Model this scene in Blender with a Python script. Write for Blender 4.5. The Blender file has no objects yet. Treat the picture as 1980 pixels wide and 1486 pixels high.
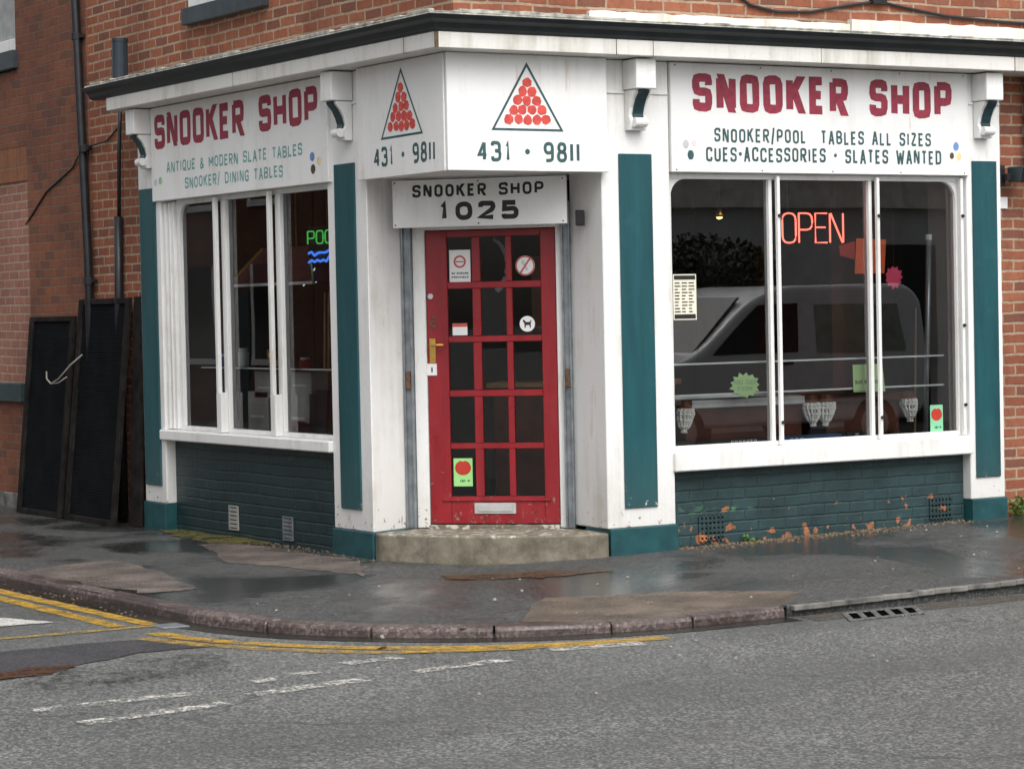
import bpy, bmesh, math, random
from mathutils import Vector, Matrix
random.seed(7)
R_ = math.radians
SC = bpy.context.scene
COL = SC.collection
# ------------------------------------------------------------------ camera
cam_d = bpy.data.cameras.new('camera'); cam = bpy.data.objects.new('camera', cam_d); COL.objects.link(cam)
cam_d.sensor_fit = 'HORIZONTAL'; cam_d.sensor_width = 36.0; cam_d.lens = 90.91
cam_d.clip_start = 0.1; cam_d.clip_end = 2000
_y, _p, _r = R_(58.3), R_(1.649), R_(-1.182)
_d = Vector((math.cos(_y)*math.cos(_p), math.sin(_y)*math.cos(_p), -math.sin(_p)))
_rt = Vector((math.sin(_y), -math.cos(_y), 0)); _up = _rt.cross(_d)
_R = math.cos(_r)*_rt + math.sin(_r)*_up; _U = -math.sin(_r)*_rt + math.cos(_r)*_up
_m = Matrix((_R, _U, -_d)).transposed().to_4x4(); _m.translation = Vector((-8.139, -13.846, 1.594))
cam.matrix_world = _m
SC.camera = cam
# ------------------------------------------------------------------ light
SUN_AZ = math.atan2(-0.15, -1.0); SUN_EL = R_(52)
W = bpy.data.worlds.new('World'); SC.world = W; W.use_nodes = True
nt = W.node_tree; nt.nodes.clear()
sky = nt.nodes.new('ShaderNodeTexSky'); sky.sky_type = 'NISHITA'; sky.sun_disc = False
sky.sun_elevation = SUN_EL; sky.sun_rotation = SUN_AZ; sky.dust_density = 5.0; sky.air_density = 1.0; sky.ozone_density = 1.0
hs = nt.nodes.new('ShaderNodeHueSaturation'); hs.inputs['Saturation'].default_value = 0.18
bg = nt.nodes.new('ShaderNodeBackground'); bg.inputs['Strength'].default_value = 0.15
wo = nt.nodes.new('ShaderNodeOutputWorld')
nt.links.new(sky.outputs[0], hs.inputs['Color']); nt.links.new(hs.outputs[0], bg.inputs[0]); nt.links.new(bg.outputs[0], wo.inputs[0])
sl = bpy.data.lights.new('sun', 'SUN'); sl.energy = 0.9; sl.angle = R_(60); sl.color = (1.0, 0.97, 0.93)
so = bpy.data.objects.new('sun', sl); COL.objects.link(so)
sv = Vector((math.sin(SUN_AZ)*math.cos(SUN_EL), math.cos(SUN_AZ)*math.cos(SUN_EL), math.sin(SUN_EL)))
so.rotation_euler = sv.to_track_quat('Z', 'Y').to_euler(); so.location = (0, -10, 30)
SC.view_settings.view_transform = 'Standard'; SC.view_settings.look = 'None'
SC.view_settings.exposure = 0.58; SC.view_settings.gamma = 1.0; SC.view_settings.use_curve_mapping = False
SC.render.engine = 'CYCLES'; SC.cycles.max_bounces = 8; SC.cycles.transparent_max_bounces = 16

# ------------------------------------------------------------------ materials
class NB:
    def __init__(s, name):
        s.m = bpy.data.materials.new(name); s.m.use_nodes = True; s.t = s.m.node_tree
        s.t.nodes.clear(); s.out = s.n('ShaderNodeOutputMaterial'); s._pos = None
    def n(s, typ, **k):
        x = s.t.nodes.new(typ)
        for a, v in k.items(): setattr(x, a, v)
        return x
    def l(s, a, b): s.t.links.new(a, b)
    def setin(s, node, i, v):
        if hasattr(v, 'node'): s.l(v, node.inputs[i])
        elif v is not None: node.inputs[i].default_value = v
    def pos(s):
        if s._pos is None: s._pos = s.n('ShaderNodeNewGeometry').outputs['Position']
        return s._pos
    def vscale(s, v, sc):
        x = s.n('ShaderNodeVectorMath', operation='MULTIPLY'); s.l(v, x.inputs[0]); x.inputs[1].default_value = sc; return x.outputs[0]
    def noise(s, sc, det=3, rough=.55, vec=None, dist=0):
        x = s.n('ShaderNodeTexNoise'); x.inputs['Scale'].default_value = sc; x.inputs['Detail'].default_value = det
        x.inputs['Roughness'].default_value = rough; x.inputs['Distortion'].default_value = dist
        s.l(vec or s.pos(), x.inputs['Vector']); return x.outputs['Fac']
    def voro(s, sc, vec=None, out='Color'):
        x = s.n('ShaderNodeTexVoronoi'); x.inputs['Scale'].default_value = sc; s.l(vec or s.pos(), x.inputs['Vector']); return x.outputs[out]
    def rng(s, v, a, b, c=0.0, d=1.0):
        x = s.n('ShaderNodeMapRange'); s.setin(x, 0, v)
        for i, q in enumerate((a, b, c, d)): x.inputs[i+1].default_value = q
        return x.outputs[0]
    def math(s, op, a, b=0.0):
        x = s.n('ShaderNodeMath', operation=op); s.setin(x, 0, a); s.setin(x, 1, b); return x.outputs[0]
    def mix(s, f, a, b):
        x = s.n('ShaderNodeMix', data_type='RGBA'); s.setin(x, 0, f)
        for i, q in ((6, a), (7, b)):
            if hasattr(q, 'node'): s.l(q, x.inputs[i])
            else: x.inputs[i].default_value = (*q[:3], 1)
        return x.outputs[2]
    def mul(s, a, f):
        x = s.n('ShaderNodeMix', data_type='RGBA', blend_type='MULTIPLY'); x.inputs[0].default_value = 1
        s.l(a, x.inputs[6]); s.l(f, x.inputs[7]); return x.outputs[2]
    def sep(s):
        x = s.n('ShaderNodeSeparateXYZ'); s.l(s.pos(), x.inputs[0]); return x.outputs
    def bump(s, h, st, dist=.01):
        x = s.n('ShaderNodeBump'); x.inputs['Strength'].default_value = st; x.inputs['Distance'].default_value = dist; s.l(h, x.inputs['Height']); return x.outputs[0]
    def pbr(s, col, rough=.5, metal=0.0, normal=None, spec=.5, alpha=None, emit=None, es=0, coat=0):
        b = s.n('ShaderNodeBsdfPrincipled')
        if hasattr(col, 'node'): s.l(col, b.inputs['Base Color'])
        else: b.inputs['Base Color'].default_value = (*col[:3], 1)
        s.setin(b, 'Roughness', rough); s.setin(b, 'Metallic', metal); b.inputs['Specular IOR Level'].default_value = spec
        b.inputs['Coat Weight'].default_value = coat; b.inputs['Coat Roughness'].default_value = .15
        if normal is not None: s.l(normal, b.inputs['Normal'])
        if alpha is not None: s.setin(b, 'Alpha', alpha)
        if emit is not None:
            b.inputs['Emission Color'].default_value = (*emit, 1); b.inputs['Emission Strength'].default_value = es
        s.l(b.outputs[0], s.out.inputs[0]); return s.m

def plain(name, col, rough=.5, metal=0.0, var=.25, sc=6, bump=0.0, coat=0, spec=.5):
    b = NB(name); f = b.noise(sc, 4)
    c = b.mix(b.rng(f, .3, .7), [q*(1-var) for q in col], [min(.95, q*(1+var)) for q in col])
    n = b.bump(b.noise(sc*6, 3), bump, .004) if bump else None
    return b.pbr(c, rough, metal, n, spec, coat=coat)

def white_paint(name, col=(.8, .8, .785), grime=.5, chips=True):
    b = NB(name); p = b.pos(); z = b.sep()[2]
    brush = b.noise(1.0, 4, .6, b.vscale(p, (60, 60, 3)))
    streak = b.noise(1.0, 5, .65, b.vscale(p, (11, 11, .9)))
    blot = b.noise(1.7, 5, .65)
    c = b.mix(b.rng(b.noise(.8, 3), .3, .7), [q*.9 for q in col], col)
    c = b.mix(b.rng(b.math('MULTIPLY', streak, blot), .25, .45, 0, grime), c, (.43, .40, .33))
    c = b.mix(b.rng(b.noise(8, 6, .75), .6, .76, 0, .6*min(1, grime+.3)), c, (.52, .48, .40))
    c = b.mix(b.rng(b.noise(24, 5, .8), .66, .76, 0, .7*min(1, grime+.2)), c, (.30, .26, .20))
    rust = b.rng(b.math('MULTIPLY', b.noise(3.3, 3, .5), b.noise(1.0, 4, .6, b.vscale(p, (26, 26, 2.2)))), .36, .46, 0, .35)
    c = b.mix(rust, c, (.45, .25, .10))
    if chips:
        lim = b.rng(z, .14, .62, .555, .8)
        d = b.math('SUBTRACT', b.noise(16, 5, .7), lim)
        ch = b.rng(d, 0, .02)
        c = b.mix(ch, c, b.mix(b.rng(b.noise(40, 2), .4, .6), (.2, .09, .05), (.42, .36, .3)))
        c = b.mix(b.rng(z, .75, .12, 0, .28), c, (.34, .31, .25))
    n = b.bump(b.math('ADD', b.math('MULTIPLY', brush, .6), b.noise(30, 4)), .3, .006)
    return b.pbr(c, .42, 0, n)

def brick_coords(b, scale=1.0):
    s = b.sep(); c = b.n('ShaderNodeCombineXYZ')
    w = b.math('ADD', b.rng(b.noise(2.5, 2), 0, 1, -.012, .012), b.rng(b.noise(16, 3, .6), 0, 1, -.009, .009))
    b.l(b.math('ADD', b.math('ADD', s[0], s[1]), w), c.inputs[0])
    b.l(b.math('ADD', s[2], b.math('ADD', b.rng(b.noise(1.3, 2), 0, 1, -.014, .014), b.rng(b.noise(13, 3, .6, b.vscale(b.pos(), (1.1, 1.1, .9))), 0, 1, -.007, .007))), c.inputs[1]); return c.outputs[0]

def brick(name, c1, c2, mortar, dark, bw=.225, rh=.075, ms=.008, mott=.4, vertical=False, bump=.5, off=.5):
    b = NB(name); v = brick_coords(b)
    if vertical:
        x = b.n('ShaderNodeMapping'); b.l(v, x.inputs[0]); x.inputs['Rotation'].default_value = (0, 0, R_(90)); v = x.outputs[0]
    def bt(ca, cb, mo, bias=0):
        t = b.n('ShaderNodeTexBrick'); t.offset = off; t.inputs['Scale'].default_value = 1.0
        t.inputs['Color1'].default_value = (*ca, 1); t.inputs['Color2'].default_value = (*cb, 1); t.inputs['Mortar'].default_value = (*mo, 1)
        t.inputs['Mortar Size'].default_value = ms; t.inputs['Mortar Smooth'].default_value = .35; t.inputs['Bias'].default_value = bias
        t.inputs['Brick Width'].default_value = bw; t.inputs['Row Height'].default_value = rh; b.l(v, t.inputs['Vector']); return t
    t = bt(c1, c2, mortar); w = bt((0, 0, 0), (1, 1, 1), (.5, .5, .5), .1)
    # per-brick random: large-cell white noise sampled per brick
    dk = b.rng(w.outputs['Color'], .72, .95, 0, mott)
    col = b.mix(dk, t.outputs['Color'], dark)
    col = b.mix(b.rng(b.noise(22, 4, .7), .45, .75, 0, .5), col, [q*.55 for q in c1])
    col = b.mix(b.rng(b.noise(.9, 4, .6), .42, .75, 0, .45), col, [q*.5 for q in dark])
    col = b.mix(b.rng(b.noise(60, 2, .7), .6, .8, 0, .3), col, (.5, .38, .3))
    col = b.mix(b.rng(b.noise(1.0, 5, .65, b.vscale(b.pos(), (2.2, 2.2, .7))), .5, .74, 0, .55), col, [q*.35 for q in c1])
    h = b.math('ADD', b.math('MULTIPLY', t.outputs['Fac'], -1.0), b.math('MULTIPLY', b.noise(45, 4, .7), .45))
    return b.pbr(col, .82, 0, b.bump(h, bump, .012), .3)

def painted_brick(name, col, chips):
    b = NB(name); v = brick_coords(b)
    t = b.n('ShaderNodeTexBrick'); t.inputs['Scale'].default_value = 1.0; t.inputs['Mortar Size'].default_value = .009
    t.inputs['Mortar Smooth'].default_value = .6; t.inputs['Brick Width'].default_value = .225; t.inputs['Row Height'].default_value = .075
    t.inputs['Color1'].default_value = (0, 0, 0, 1); t.inputs['Color2'].default_value = (1, 1, 1, 1); b.l(v, t.inputs['Vector'])
    c = b.mix(b.rng(b.noise(5, 5, .65), .35, .7), [q*.7 for q in col], [q*1.35 for q in col])
    c = b.mix(b.rng(t.outputs['Fac'], 0, 1, 0, .4), c, [q*.5 for q in col])
    c = b.mix(b.rng(b.noise(1.0, 4, .7, b.vscale(b.pos(), (5, 5, 18))), .6, .78, 0, .5), c, (.03, .13, .19))
    if chips:
        z = b.sep()[2]
        ch = b.rng(b.math('SUBTRACT', b.noise(11, 3, .5), b.rng(z, .03, .4, .58, .72)), 0, .015)
        c = b.mix(ch, c, b.mix(b.rng(b.noise(30, 3), .4, .6), (.36, .14, .06), (.22, .09, .05)))
        gz = b.rng(b.math('ABSOLUTE', b.math('SUBTRACT', z, .23)), 0, .1, 0, .25)
        gr = b.rng(b.math('SUBTRACT', b.noise(1.0, 5, .7, b.vscale(b.pos(), (7, 7, 26))), b.math('ADD', gz, .51)), 0, .03, 0, .8)
        gr = b.math('MULTIPLY', gr, b.rng(b.noise(1.5, 2), .5, .58))
        c = b.mix(gr, c, (.09, .24, .12))
    h = b.math('ADD', b.math('MULTIPLY', t.outputs['Fac'], -1.0), b.math('MULTIPLY', b.noise(35, 4, .7), .4))
    return b.pbr(c, .42, 0, b.bump(h, .55, .012))

def tarmac(name, lo, hi, wet=.5, wetlo=.52, wethi=.6, rough=.75, stones=(.3, .29, .27), st=.25, wet_scale=.55, sp=95., tracks=False):
    b = NB(name)
    f = b.noise(sp*1.3, 3, .75)
    v = b.n('ShaderNodeRGBToBW'); b.l(b.voro(sp), v.inputs[0])
    c = b.mix(b.rng(b.math('ADD', b.math('MULTIPLY', f, .5), b.math('MULTIPLY', v.outputs[0], .5)), .34, .66), lo, hi)
    c = b.mix(b.rng(v.outputs[0], .66, .76, 0, st), c, stones)
    c = b.mix(b.rng(b.noise(.7, 4, .6), .4, .7, 0, .35), c, [q*.7 for q in lo])
    c = b.mix(b.rng(b.noise(2.6, 5, .7), .55, .75, 0, .25), c, (.13, .115, .09))
    if tracks:
        tr = b.noise(1.0, 3, .5, b.vscale(b.pos(), (.10, .75, 1)))
        c = b.mix(b.rng(tr, .42, .62, 0, .5), c, b.mix(b.rng(f, .36, .66), [q*.8 for q in lo], [q*.6 for q in hi]))
        ed = b.n('ShaderNodeTexVoronoi', feature='DISTANCE_TO_EDGE'); ed.inputs['Scale'].default_value = .42; wv = b.n('ShaderNodeVectorMath', operation='ADD')
        nz = b.n('ShaderNodeTexNoise'); nz.inputs['Scale'].default_value = 1.6; nz.inputs['Detail'].default_value = 5; b.l(b.pos(), nz.inputs['Vector']); b.l(b.pos(), wv.inputs[0]); b.l(nz.outputs['Color'], wv.inputs[1]); b.l(wv.outputs[0], ed.inputs['Vector'])
        c = b.mix(b.math('MULTIPLY', b.rng(ed.outputs['Distance'], .004, .012, .5, 0), b.rng(b.noise(.8, 2), .48, .58)), c, (.02, .02, .02))
        c = b.mix(b.rng(b.noise(1.8, 5, .75), .62, .74, 0, .45), c, [q*.6 for q in lo])
    wm = b.rng(b.noise(wet_scale, 5, .55, dist=.6), wetlo, wethi)
    c = b.mix(b.math('MULTIPLY', wm, .55 if wet else 0.), c, [q*.45 for q in lo])
    r = b.rng(wm, 0, 1, rough, rough*(1-wet)+.06*wet)
    h = b.math('MULTIPLY', b.math('ADD', f, b.math('MULTIPLY', v.outputs[0], .4)), b.rng(wm, 0, 1, 1, 1-.93*wet))
    return b.pbr(c, r, 0, b.bump(h, .75, .006), .5)

def worn(name, col, lo, hi, rough=.6, sc=16, edge=None):
    b = NB(name)
    a = b.rng(b.math('ADD', b.math('MULTIPLY', b.noise(sc, 4, .7), .45), b.math('MULTIPLY', b.noise(sc*7, 3, .75), .55)), lo, hi)
    c = b.mix(b.rng(b.noise(20, 4), .35, .7), [q*.7 for q in col], col)
    return b.pbr(c, rough, 0, b.bump(b.noise(90, 3, .7), .5, .004), alpha=a)

def glass(name, tint=(.93, .95, .95), k=3.2):
    b = NB(name)
    fr = b.n('ShaderNodeFresnel'); fr.inputs['IOR'].default_value = 1.5
    wav = b.bump(b.noise(1.1, 1), .015, .05); b.l(wav, fr.inputs['Normal'])
    g = b.n('ShaderNodeBsdfGlossy'); g.inputs['Roughness'].default_value = .005; b.l(wav, g.inputs['Normal'])
    t = b.n('ShaderNodeBsdfTransparent'); t.inputs['Color'].default_value = (*tint, 1)
    m = b.n('ShaderNodeMixShader'); b.l(b.math('MINIMUM', b.math('MULTIPLY', fr.outputs[0], k), 1.0), m.inputs[0])
    b.l(t.outputs[0], m.inputs[1]); b.l(g.outputs[0], m.inputs[2]); b.l(m.outputs[0], b.out.inputs[0]); return b.m

def glow(name, col, st):
    b = NB(name); return b.pbr([q*.3 for q in col], .4, emit=col, es=st)

M = {}
M['white'] = white_paint('white_gloss_paint')
M['sign_white'] = white_paint('white_sign_board', (.82, .82, .81), .3, False)
M['fascia'] = white_paint('weathered_white_cornice', (.74, .73, .69), .75, False)
def teal_paint(name, col):
    b = NB(name); z = b.sep()[2]; p = b.pos()
    c = b.mix(b.rng(b.noise(1.0, 4, .6, b.vscale(p, (9, 9, .9))), .3, .7), [q*.75 for q in col], [q*1.25 for q in col])
    c = b.mix(b.rng(b.noise(5, 5, .7), .55, .8, 0, .35), c, [q*1.7+.01 for q in col])
    d = b.math('SUBTRACT', b.noise(14, 5, .75), b.rng(z, .25, .75, .57, .82))
    c = b.mix(b.rng(d, 0, .02), c, (.42, .42, .38))
    c = b.mix(b.rng(z, .8, .2, 0, .2), c, (.10, .09, .07))
    return b.pbr(c, .36, 0, b.bump(b.math('ADD', b.noise(22, 3), b.noise(1.0, 3, .6, b.vscale(p, (70, 70, 4)))), .25, .004), .4)
M['teal'] = teal_paint('teal_gloss_paint', (.011, .070, .082))
M['teal_plinth'] = plain('teal_plinth_paint', (.009, .060, .068), .45, var=.3, sc=9, bump=.1)
M['dark_teal'] = plain('dark_teal_paint', (.012, .035, .042), .4, var=.4, sc=14)
M['gutter'] = plain('black_gutter_paint', (.008, .012, .014), .38, var=.5, sc=8, bump=.1)
M['joint'] = plain('dirty_joint', (.10, .065, .04), .9, var=.5, sc=30)
M['lead'] = plain('lichen_lead', (.34, .33, .29), .8, var=.6, sc=14, bump=.3)
M['flash'] = white_paint('white_flashing', (.74, .72, .66), .95, False)
def red_paint():
    b = NB('red_door_paint'); z = b.sep()[2]; p = b.pos()
    c = b.mix(b.rng(b.noise(1.0, 4, .6, b.vscale(p, (10, 10, 1.2))), .3, .7), (.19, .007, .012), (.28, .012, .018))
    c = b.mix(b.rng(b.noise(6, 5, .7), .58, .8, 0, .5), c, (.09, .006, .008))
    d = b.math('SUBTRACT', b.noise(26, 5, .75), b.rng(z, .18, .8, .57, .74))
    c = b.mix(b.rng(d, 0, .02, 0, .8), c, b.mix(b.rng(b.noise(40, 2), .4, .6), (.35, .2, .17), (.06, .02, .015)))
    return b.pbr(c, b.rng(b.noise(7, 4), .3, .7, .26, .46), 0, b.bump(b.math('ADD', b.noise(1.0, 3, .6, b.vscale(p, (80, 80, 5))), b.noise(25, 3)), .25, .004))
M['red'] = red_paint()
M['brick_red'] = brick('orange_red_brick', (.27, .085, .046), (.36, .14, .075), (.40, .30, .21), (.12, .05, .04), ms=.0105, mott=.7, bump=.6)
M['brick_old'] = brick('mottled_old_brick', (.19, .066, .040), (.25, .095, .045), (.17, .12, .085), (.07, .04, .038), mott=.6, ms=.006, bump=.7)
M['brick_pink'] = brick('pinkish_infill_brick', (.30, .13, .09), (.36, .17, .12), (.36, .29, .23), (.18, .08, .07), mott=.5)
M['brick_arch'] = brick('soldier_arch_brick', (.26, .10, .045), (.32, .12, .05), (.22, .15, .1), (.12, .05, .03), mott=.4, vertical=True, off=0)
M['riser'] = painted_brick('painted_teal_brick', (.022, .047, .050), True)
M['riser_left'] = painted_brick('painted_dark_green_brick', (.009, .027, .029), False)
M['road'] = tarmac('wet_road_tarmac', (.045, .0495, .0485), (.17, .18, .172), wet=.4, wetlo=.54, wethi=.72, rough=.6, st=.55, wet_scale=.3, sp=80, tracks=True)
M['pave'] = tarmac('wet_pavement_tarmac', (.026, .028, .029), (.075, .076, .074), wet=.86, wetlo=.45, wethi=.56, rough=.6, st=.2, wet_scale=.62, sp=85)
M['patch'] = tarmac('dark_road_patch', (.018, .018, .022), (.05, .05, .056), wet=.5, rough=.6, st=.08, sp=90)
M['granite'] = tarmac('pinkish_granite', (.06, .042, .039), (.15, .112, .104), wet=.6, wetlo=.44, wethi=.6, rough=.62, st=.25, stones=(.34, .29, .27), wet_scale=1.2, sp=60)
M['kerb_light'] = plain('pale_concrete_edging', (.135, .13, .12), .85, var=.6, sc=9, bump=.3)
M['concrete'] = NB('step_concrete')
def _step(b):
    z = b.sep()[2]
    c = b.mix(b.rng(b.noise(7, 5, .7), .35, .7), (.10, .088, .062), (.24, .215, .165))
    c = b.mix(b.rng(b.math('SUBTRACT', b.noise(5, 5, .7), b.rng(z, -.05, .1, .45, .75)), 0, .1, 0, .7), c, (.09, .085, .04))
    c = b.mix(b.rng(b.math('SUBTRACT', b.noise(14, 4, .7), b.rng(z, .1, .15, .85, .52)), 0, .04, 0, .85), c, (.5, .48, .42))
    return b.pbr(c, .7, 0, b.bump(b.noise(60, 4, .7), .5, .005))
M['concrete'] = _step(M['concrete'])
def patchmat(name, lo, hi, dirt):
    b = NB(name)
    c = b.mix(b.rng(b.noise(110, 3, .75), .35, .66), lo, hi)
    v = b.n('ShaderNodeRGBToBW'); b.l(b.voro(75), v.inputs[0])
    c = b.mix(b.rng(v.outputs[0], .62, .74, 0, .4), c, [q*.35 for q in lo])
    c = b.mix(b.rng(b.noise(3.5, 5, .7), .45, .7, 0, .6), c, dirt)
    al = b.rng(b.math('ADD', b.math('MULTIPLY', b.noise(2.6, 3, .5), .6), b.math('MULTIPLY', b.noise(60, 3, .75), .4)), .30, .58, 0, .97)
    return b.pbr(c, .62, 0, b.bump(b.noise(90, 3, .7), .5, .005), alpha=al)
M['pink_flag'] = patchmat('pinkish_concrete_patch', (.095, .076, .066), (.235, .19, .165), (.06, .055, .05))
M['tan_flag'] = patchmat('tan_concrete_patch', (.10, .076, .055), (.24, .185, .14), (.07, .06, .05))
M['moss'] = worn('yellow_green_moss', (.12, .105, .012), .42, .55, .9, 7)
M['yellow'] = worn('worn_yellow_paint', (.52, .31, .035), .41, .53, .5, 9)
M['yellow_faint'] = worn('faded_yellow_paint', (.45, .29, .06), .44, .56, .5, 9)
M['white_mark'] = worn('worn_white_marking', (.62, .6, .55), .47, .56, .55, 10)
M['white_solid'] = worn('white_marking', (.62, .61, .58), .40, .48, .55, 8)
M['silt'] = worn('dark_gutter_silt', (.016, .014, .011), .3, .46, .25, 6)
M['stain'] = worn('dark_wet_stain', (.026, .027, .024), .47, .72, .3, 3)
M['gravel'] = worn('brown_gutter_gravel', (.10, .085, .068), .42, .56, .8, 8)
M['rust_puddle'] = worn('rusty_silt', (.085, .04, .02), .40, .5, .35, 6)
M['glass'] = glass('window_glass')
M['glass_left'] = glass('left_window_glass', (.95, .96, .96), 1.25)
M['door_glass'] = glass('door_glass', (.88, .9, .9), 1.3)
M['shelf_glass'] = glass('shelf_glass', (.86, .93, .95), 1.2)
M['edge'] = plain('polished_glass_edge', (.82, .88, .88), .2, var=.1)
M['metal'] = plain('galvanised_steel', (.24, .26, .28), .42, .6, var=.3, sc=12, bump=.1)
M['lock'] = plain('rusty_lock', (.13, .075, .04), .6, .3, var=.5, sc=40)
M['brass'] = plain('brass', (.62, .40, .10), .3, .9, var=.15)
M['letterplate'] = plain('satin_aluminium', (.55, .55, .54), .38, .5, var=.12)
M['slate'] = plain('dark_slate_paint', (.03, .042, .05), .5, var=.3, sc=8, bump=.15)
M['sill_green'] = plain('dark_green_sill', (.022, .042, .045), .5, var=.3, sc=8, bump=.2)
M['black'] = plain('black_plastic', (.012, .012, .014), .42, var=.3)
M['pipe'] = plain('black_iron_pipe', (.010, .011, .014), .4, var=.4, sc=10, bump=.1)
M['navy_pipe'] = plain('navy_grey_pipe', (.022, .033, .045), .35, var=.3, sc=6)
M['screen'] = plain('black_slatted_metal', (.0035, .0048, .006), .9, 0.0, var=.5, sc=5, spec=.12)
M['screen_frame'] = plain('dirty_black_frame', (.014, .012, .011), .9, 0.0, var=.6, sc=9, spec=.12)
M['string'] = plain('pale_string', (.26, .24, .2), .8)
M['cream'] = plain('cream_paper', (.72, .69, .56), .7, var=.06)
M['paper'] = plain('white_paper', (.74, .74, .74), .6, var=.05)
M['ink'] = plain('black_ink', (.012, .012, .012), .55, var=.2)
M['maroon_ink'] = plain('maroon_sign_paint', (.27, .026, .052), .55, var=.22, sc=25)
M['teal_ink'] = plain('dark_green_sign_paint', (.032, .085, .09), .55, var=.3, sc=25)
M['green_ink'] = plain('faded_green_sign_paint', (.14, .34, .32), .6, var=.3, sc=25)
M['ball'] = plain('red_ball_paint', (.58, .065, .05), .5, var=.3, sc=18)
M['d_blue'] = plain('blue_dot', (.13, .25, .5), .6); M['d_grey'] = plain('grey_dot', (.5, .5, .52), .6)
M['d_pink'] = plain('pale_pink_dot', (.7, .62, .6), .6); M['d_yel'] = plain('pale_yellow_dot', (.72, .6, .34), .6)
M['d_brown'] = plain('brown_dot', (.06, .045, .03), .6); M['d_green'] = plain('pale_green_dot', (.3, .5, .3), .6)
M['lime'] = plain('fluorescent_green_card', (.55, .8, .36), .7, var=.08)
M['orange'] = plain('fluorescent_orange_card', (.75, .12, .035), .7, var=.1)
M['pinkc'] = plain('fluorescent_pink_card', (.75, .07, .16), .7, var=.1)
M['lime_s'] = plain('lime_sticker', (.30, .62, .22), .5, var=.06); M['mint_s'] = plain('mint_sticker', (.2, .5, .3), .5, var=.06)
M['red_s'] = plain('red_sticker_ink', (.42, .03, .015), .5, var=.1); M['redring'] = plain('red_ring_ink', (.5, .08, .06), .5)
M['neon_r'] = glow('neon_red', (1.0, .16, .11), 1.75); M['neon_g'] = glow('neon_green', (.06, .5, .09), .55)
M['neon_b'] = glow('neon_blue', (.06, .25, 1.0), .65); M['neon_w'] = glow('neon_white', (.8, .85, .9), .45)
M['fill_glow'] = glow('added_fill_glow', (1.0, .86, .62), 7.0)  # glow of the fill strip added under the left canopy
M['bulb'] = glow('warm_bulb', (1.0, .75, .2), 3.0)
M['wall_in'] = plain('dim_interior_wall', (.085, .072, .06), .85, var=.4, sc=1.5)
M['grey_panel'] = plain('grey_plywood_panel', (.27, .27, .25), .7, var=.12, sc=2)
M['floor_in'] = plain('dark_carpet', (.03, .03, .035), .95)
M['wood'] = plain('brown_mahogany', (.10, .032, .018), .3, var=.35, sc=7); M['cue'] = plain('ash_wood', (.36, .2, .08), .4, var=.25, sc=9)
M['baize'] = plain('blue_baize', (.02, .06, .13), .95); M['baize_g'] = plain('green_baize', (.015, .1, .04), .95)
M['net'] = plain('white_pocket_net', (.85, .84, .8), .8, var=.1, sc=40); M['leather'] = plain('tan_leather', (.2, .07, .03), .5)
M['carton'] = plain('grey_carton', (.42, .45, .42), .7, var=.2, sc=5); M['carton_d'] = plain('dark_carton', (.03, .035, .04), .6)
M['blue_box'] = plain('blue_box_card', (.025, .10, .24), .5); M['canopy'] = plain('burgundy_shade', (.10, .03, .03), .5, var=.3)
M['steel_tube'] = plain('pale_steel_tube', (.34, .37, .39), .3, .4, var=.1)
M['van'] = plain('silver_car_paint', (.78, .8, .81), .3, 0.0, var=.03, coat=.6); M['tyre'] = plain('tyre_rubber', (.015, .015, .016), .8)
M['lamp'] = plain('headlamp_lens', (.5, .52, .55), .1); M['taillamp'] = plain('tail_lamp_lens', (.4, .02, .02), .2)
M['dark_glass'] = plain('dark_tinted_glass', (.008, .01, .013), .06)
M['green_glass'] = plain('greenish_panel', (.30, .36, .30), .25)
M['render'] = plain('grey_roughcast', (.62, .63, .62), .9, var=.1, sc=2, bump=.3); M['cream_wall'] = plain('cream_fascia_board', (.78, .74, .64), .7)
M['slate_roof'] = plain('roof_slates', (.05, .052, .058), .7, var=.3, sc=8)
M['weed'] = plain('weed_leaf', (.06, .13, .02), .6, var=.5, sc=30); M['weed_y'] = plain('yellowing_leaf', (.2, .2, .03), .6, var=.4, sc=30)
M['bark'] = plain('bark', (.05, .04, .032), .9, var=.3, sc=20, bump=.4); M['hedge'] = plain('dark_hedge_leaf', (.03, .045, .016), .7, var=.5, sc=10)
M['grit'] = plain('leaf_litter', (.14, .1, .06), .85, var=.8, sc=60)
M['blue_plastic'] = plain('blue_plastic', (.05, .09, .28), .35); M['white_plastic'] = plain('white_plastic', (.85, .85, .84), .4); M['red_plastic'] = plain('red_plastic', (.32, .02, .02), .35)
M['iron'] = plain('cast_iron', (.045, .042, .04), .55, .4, var=.4, sc=25, bump=.3); M['hole_shade'] = plain('painted_hole_shade', (.003, .003, .003), 1.0, spec=0.0)  # near-black colour standing in for the shade inside drain and vent holes
M['net_curtain'] = plain('net_curtain', (.3, .31, .31), .9, var=.2, sc=8)

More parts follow.
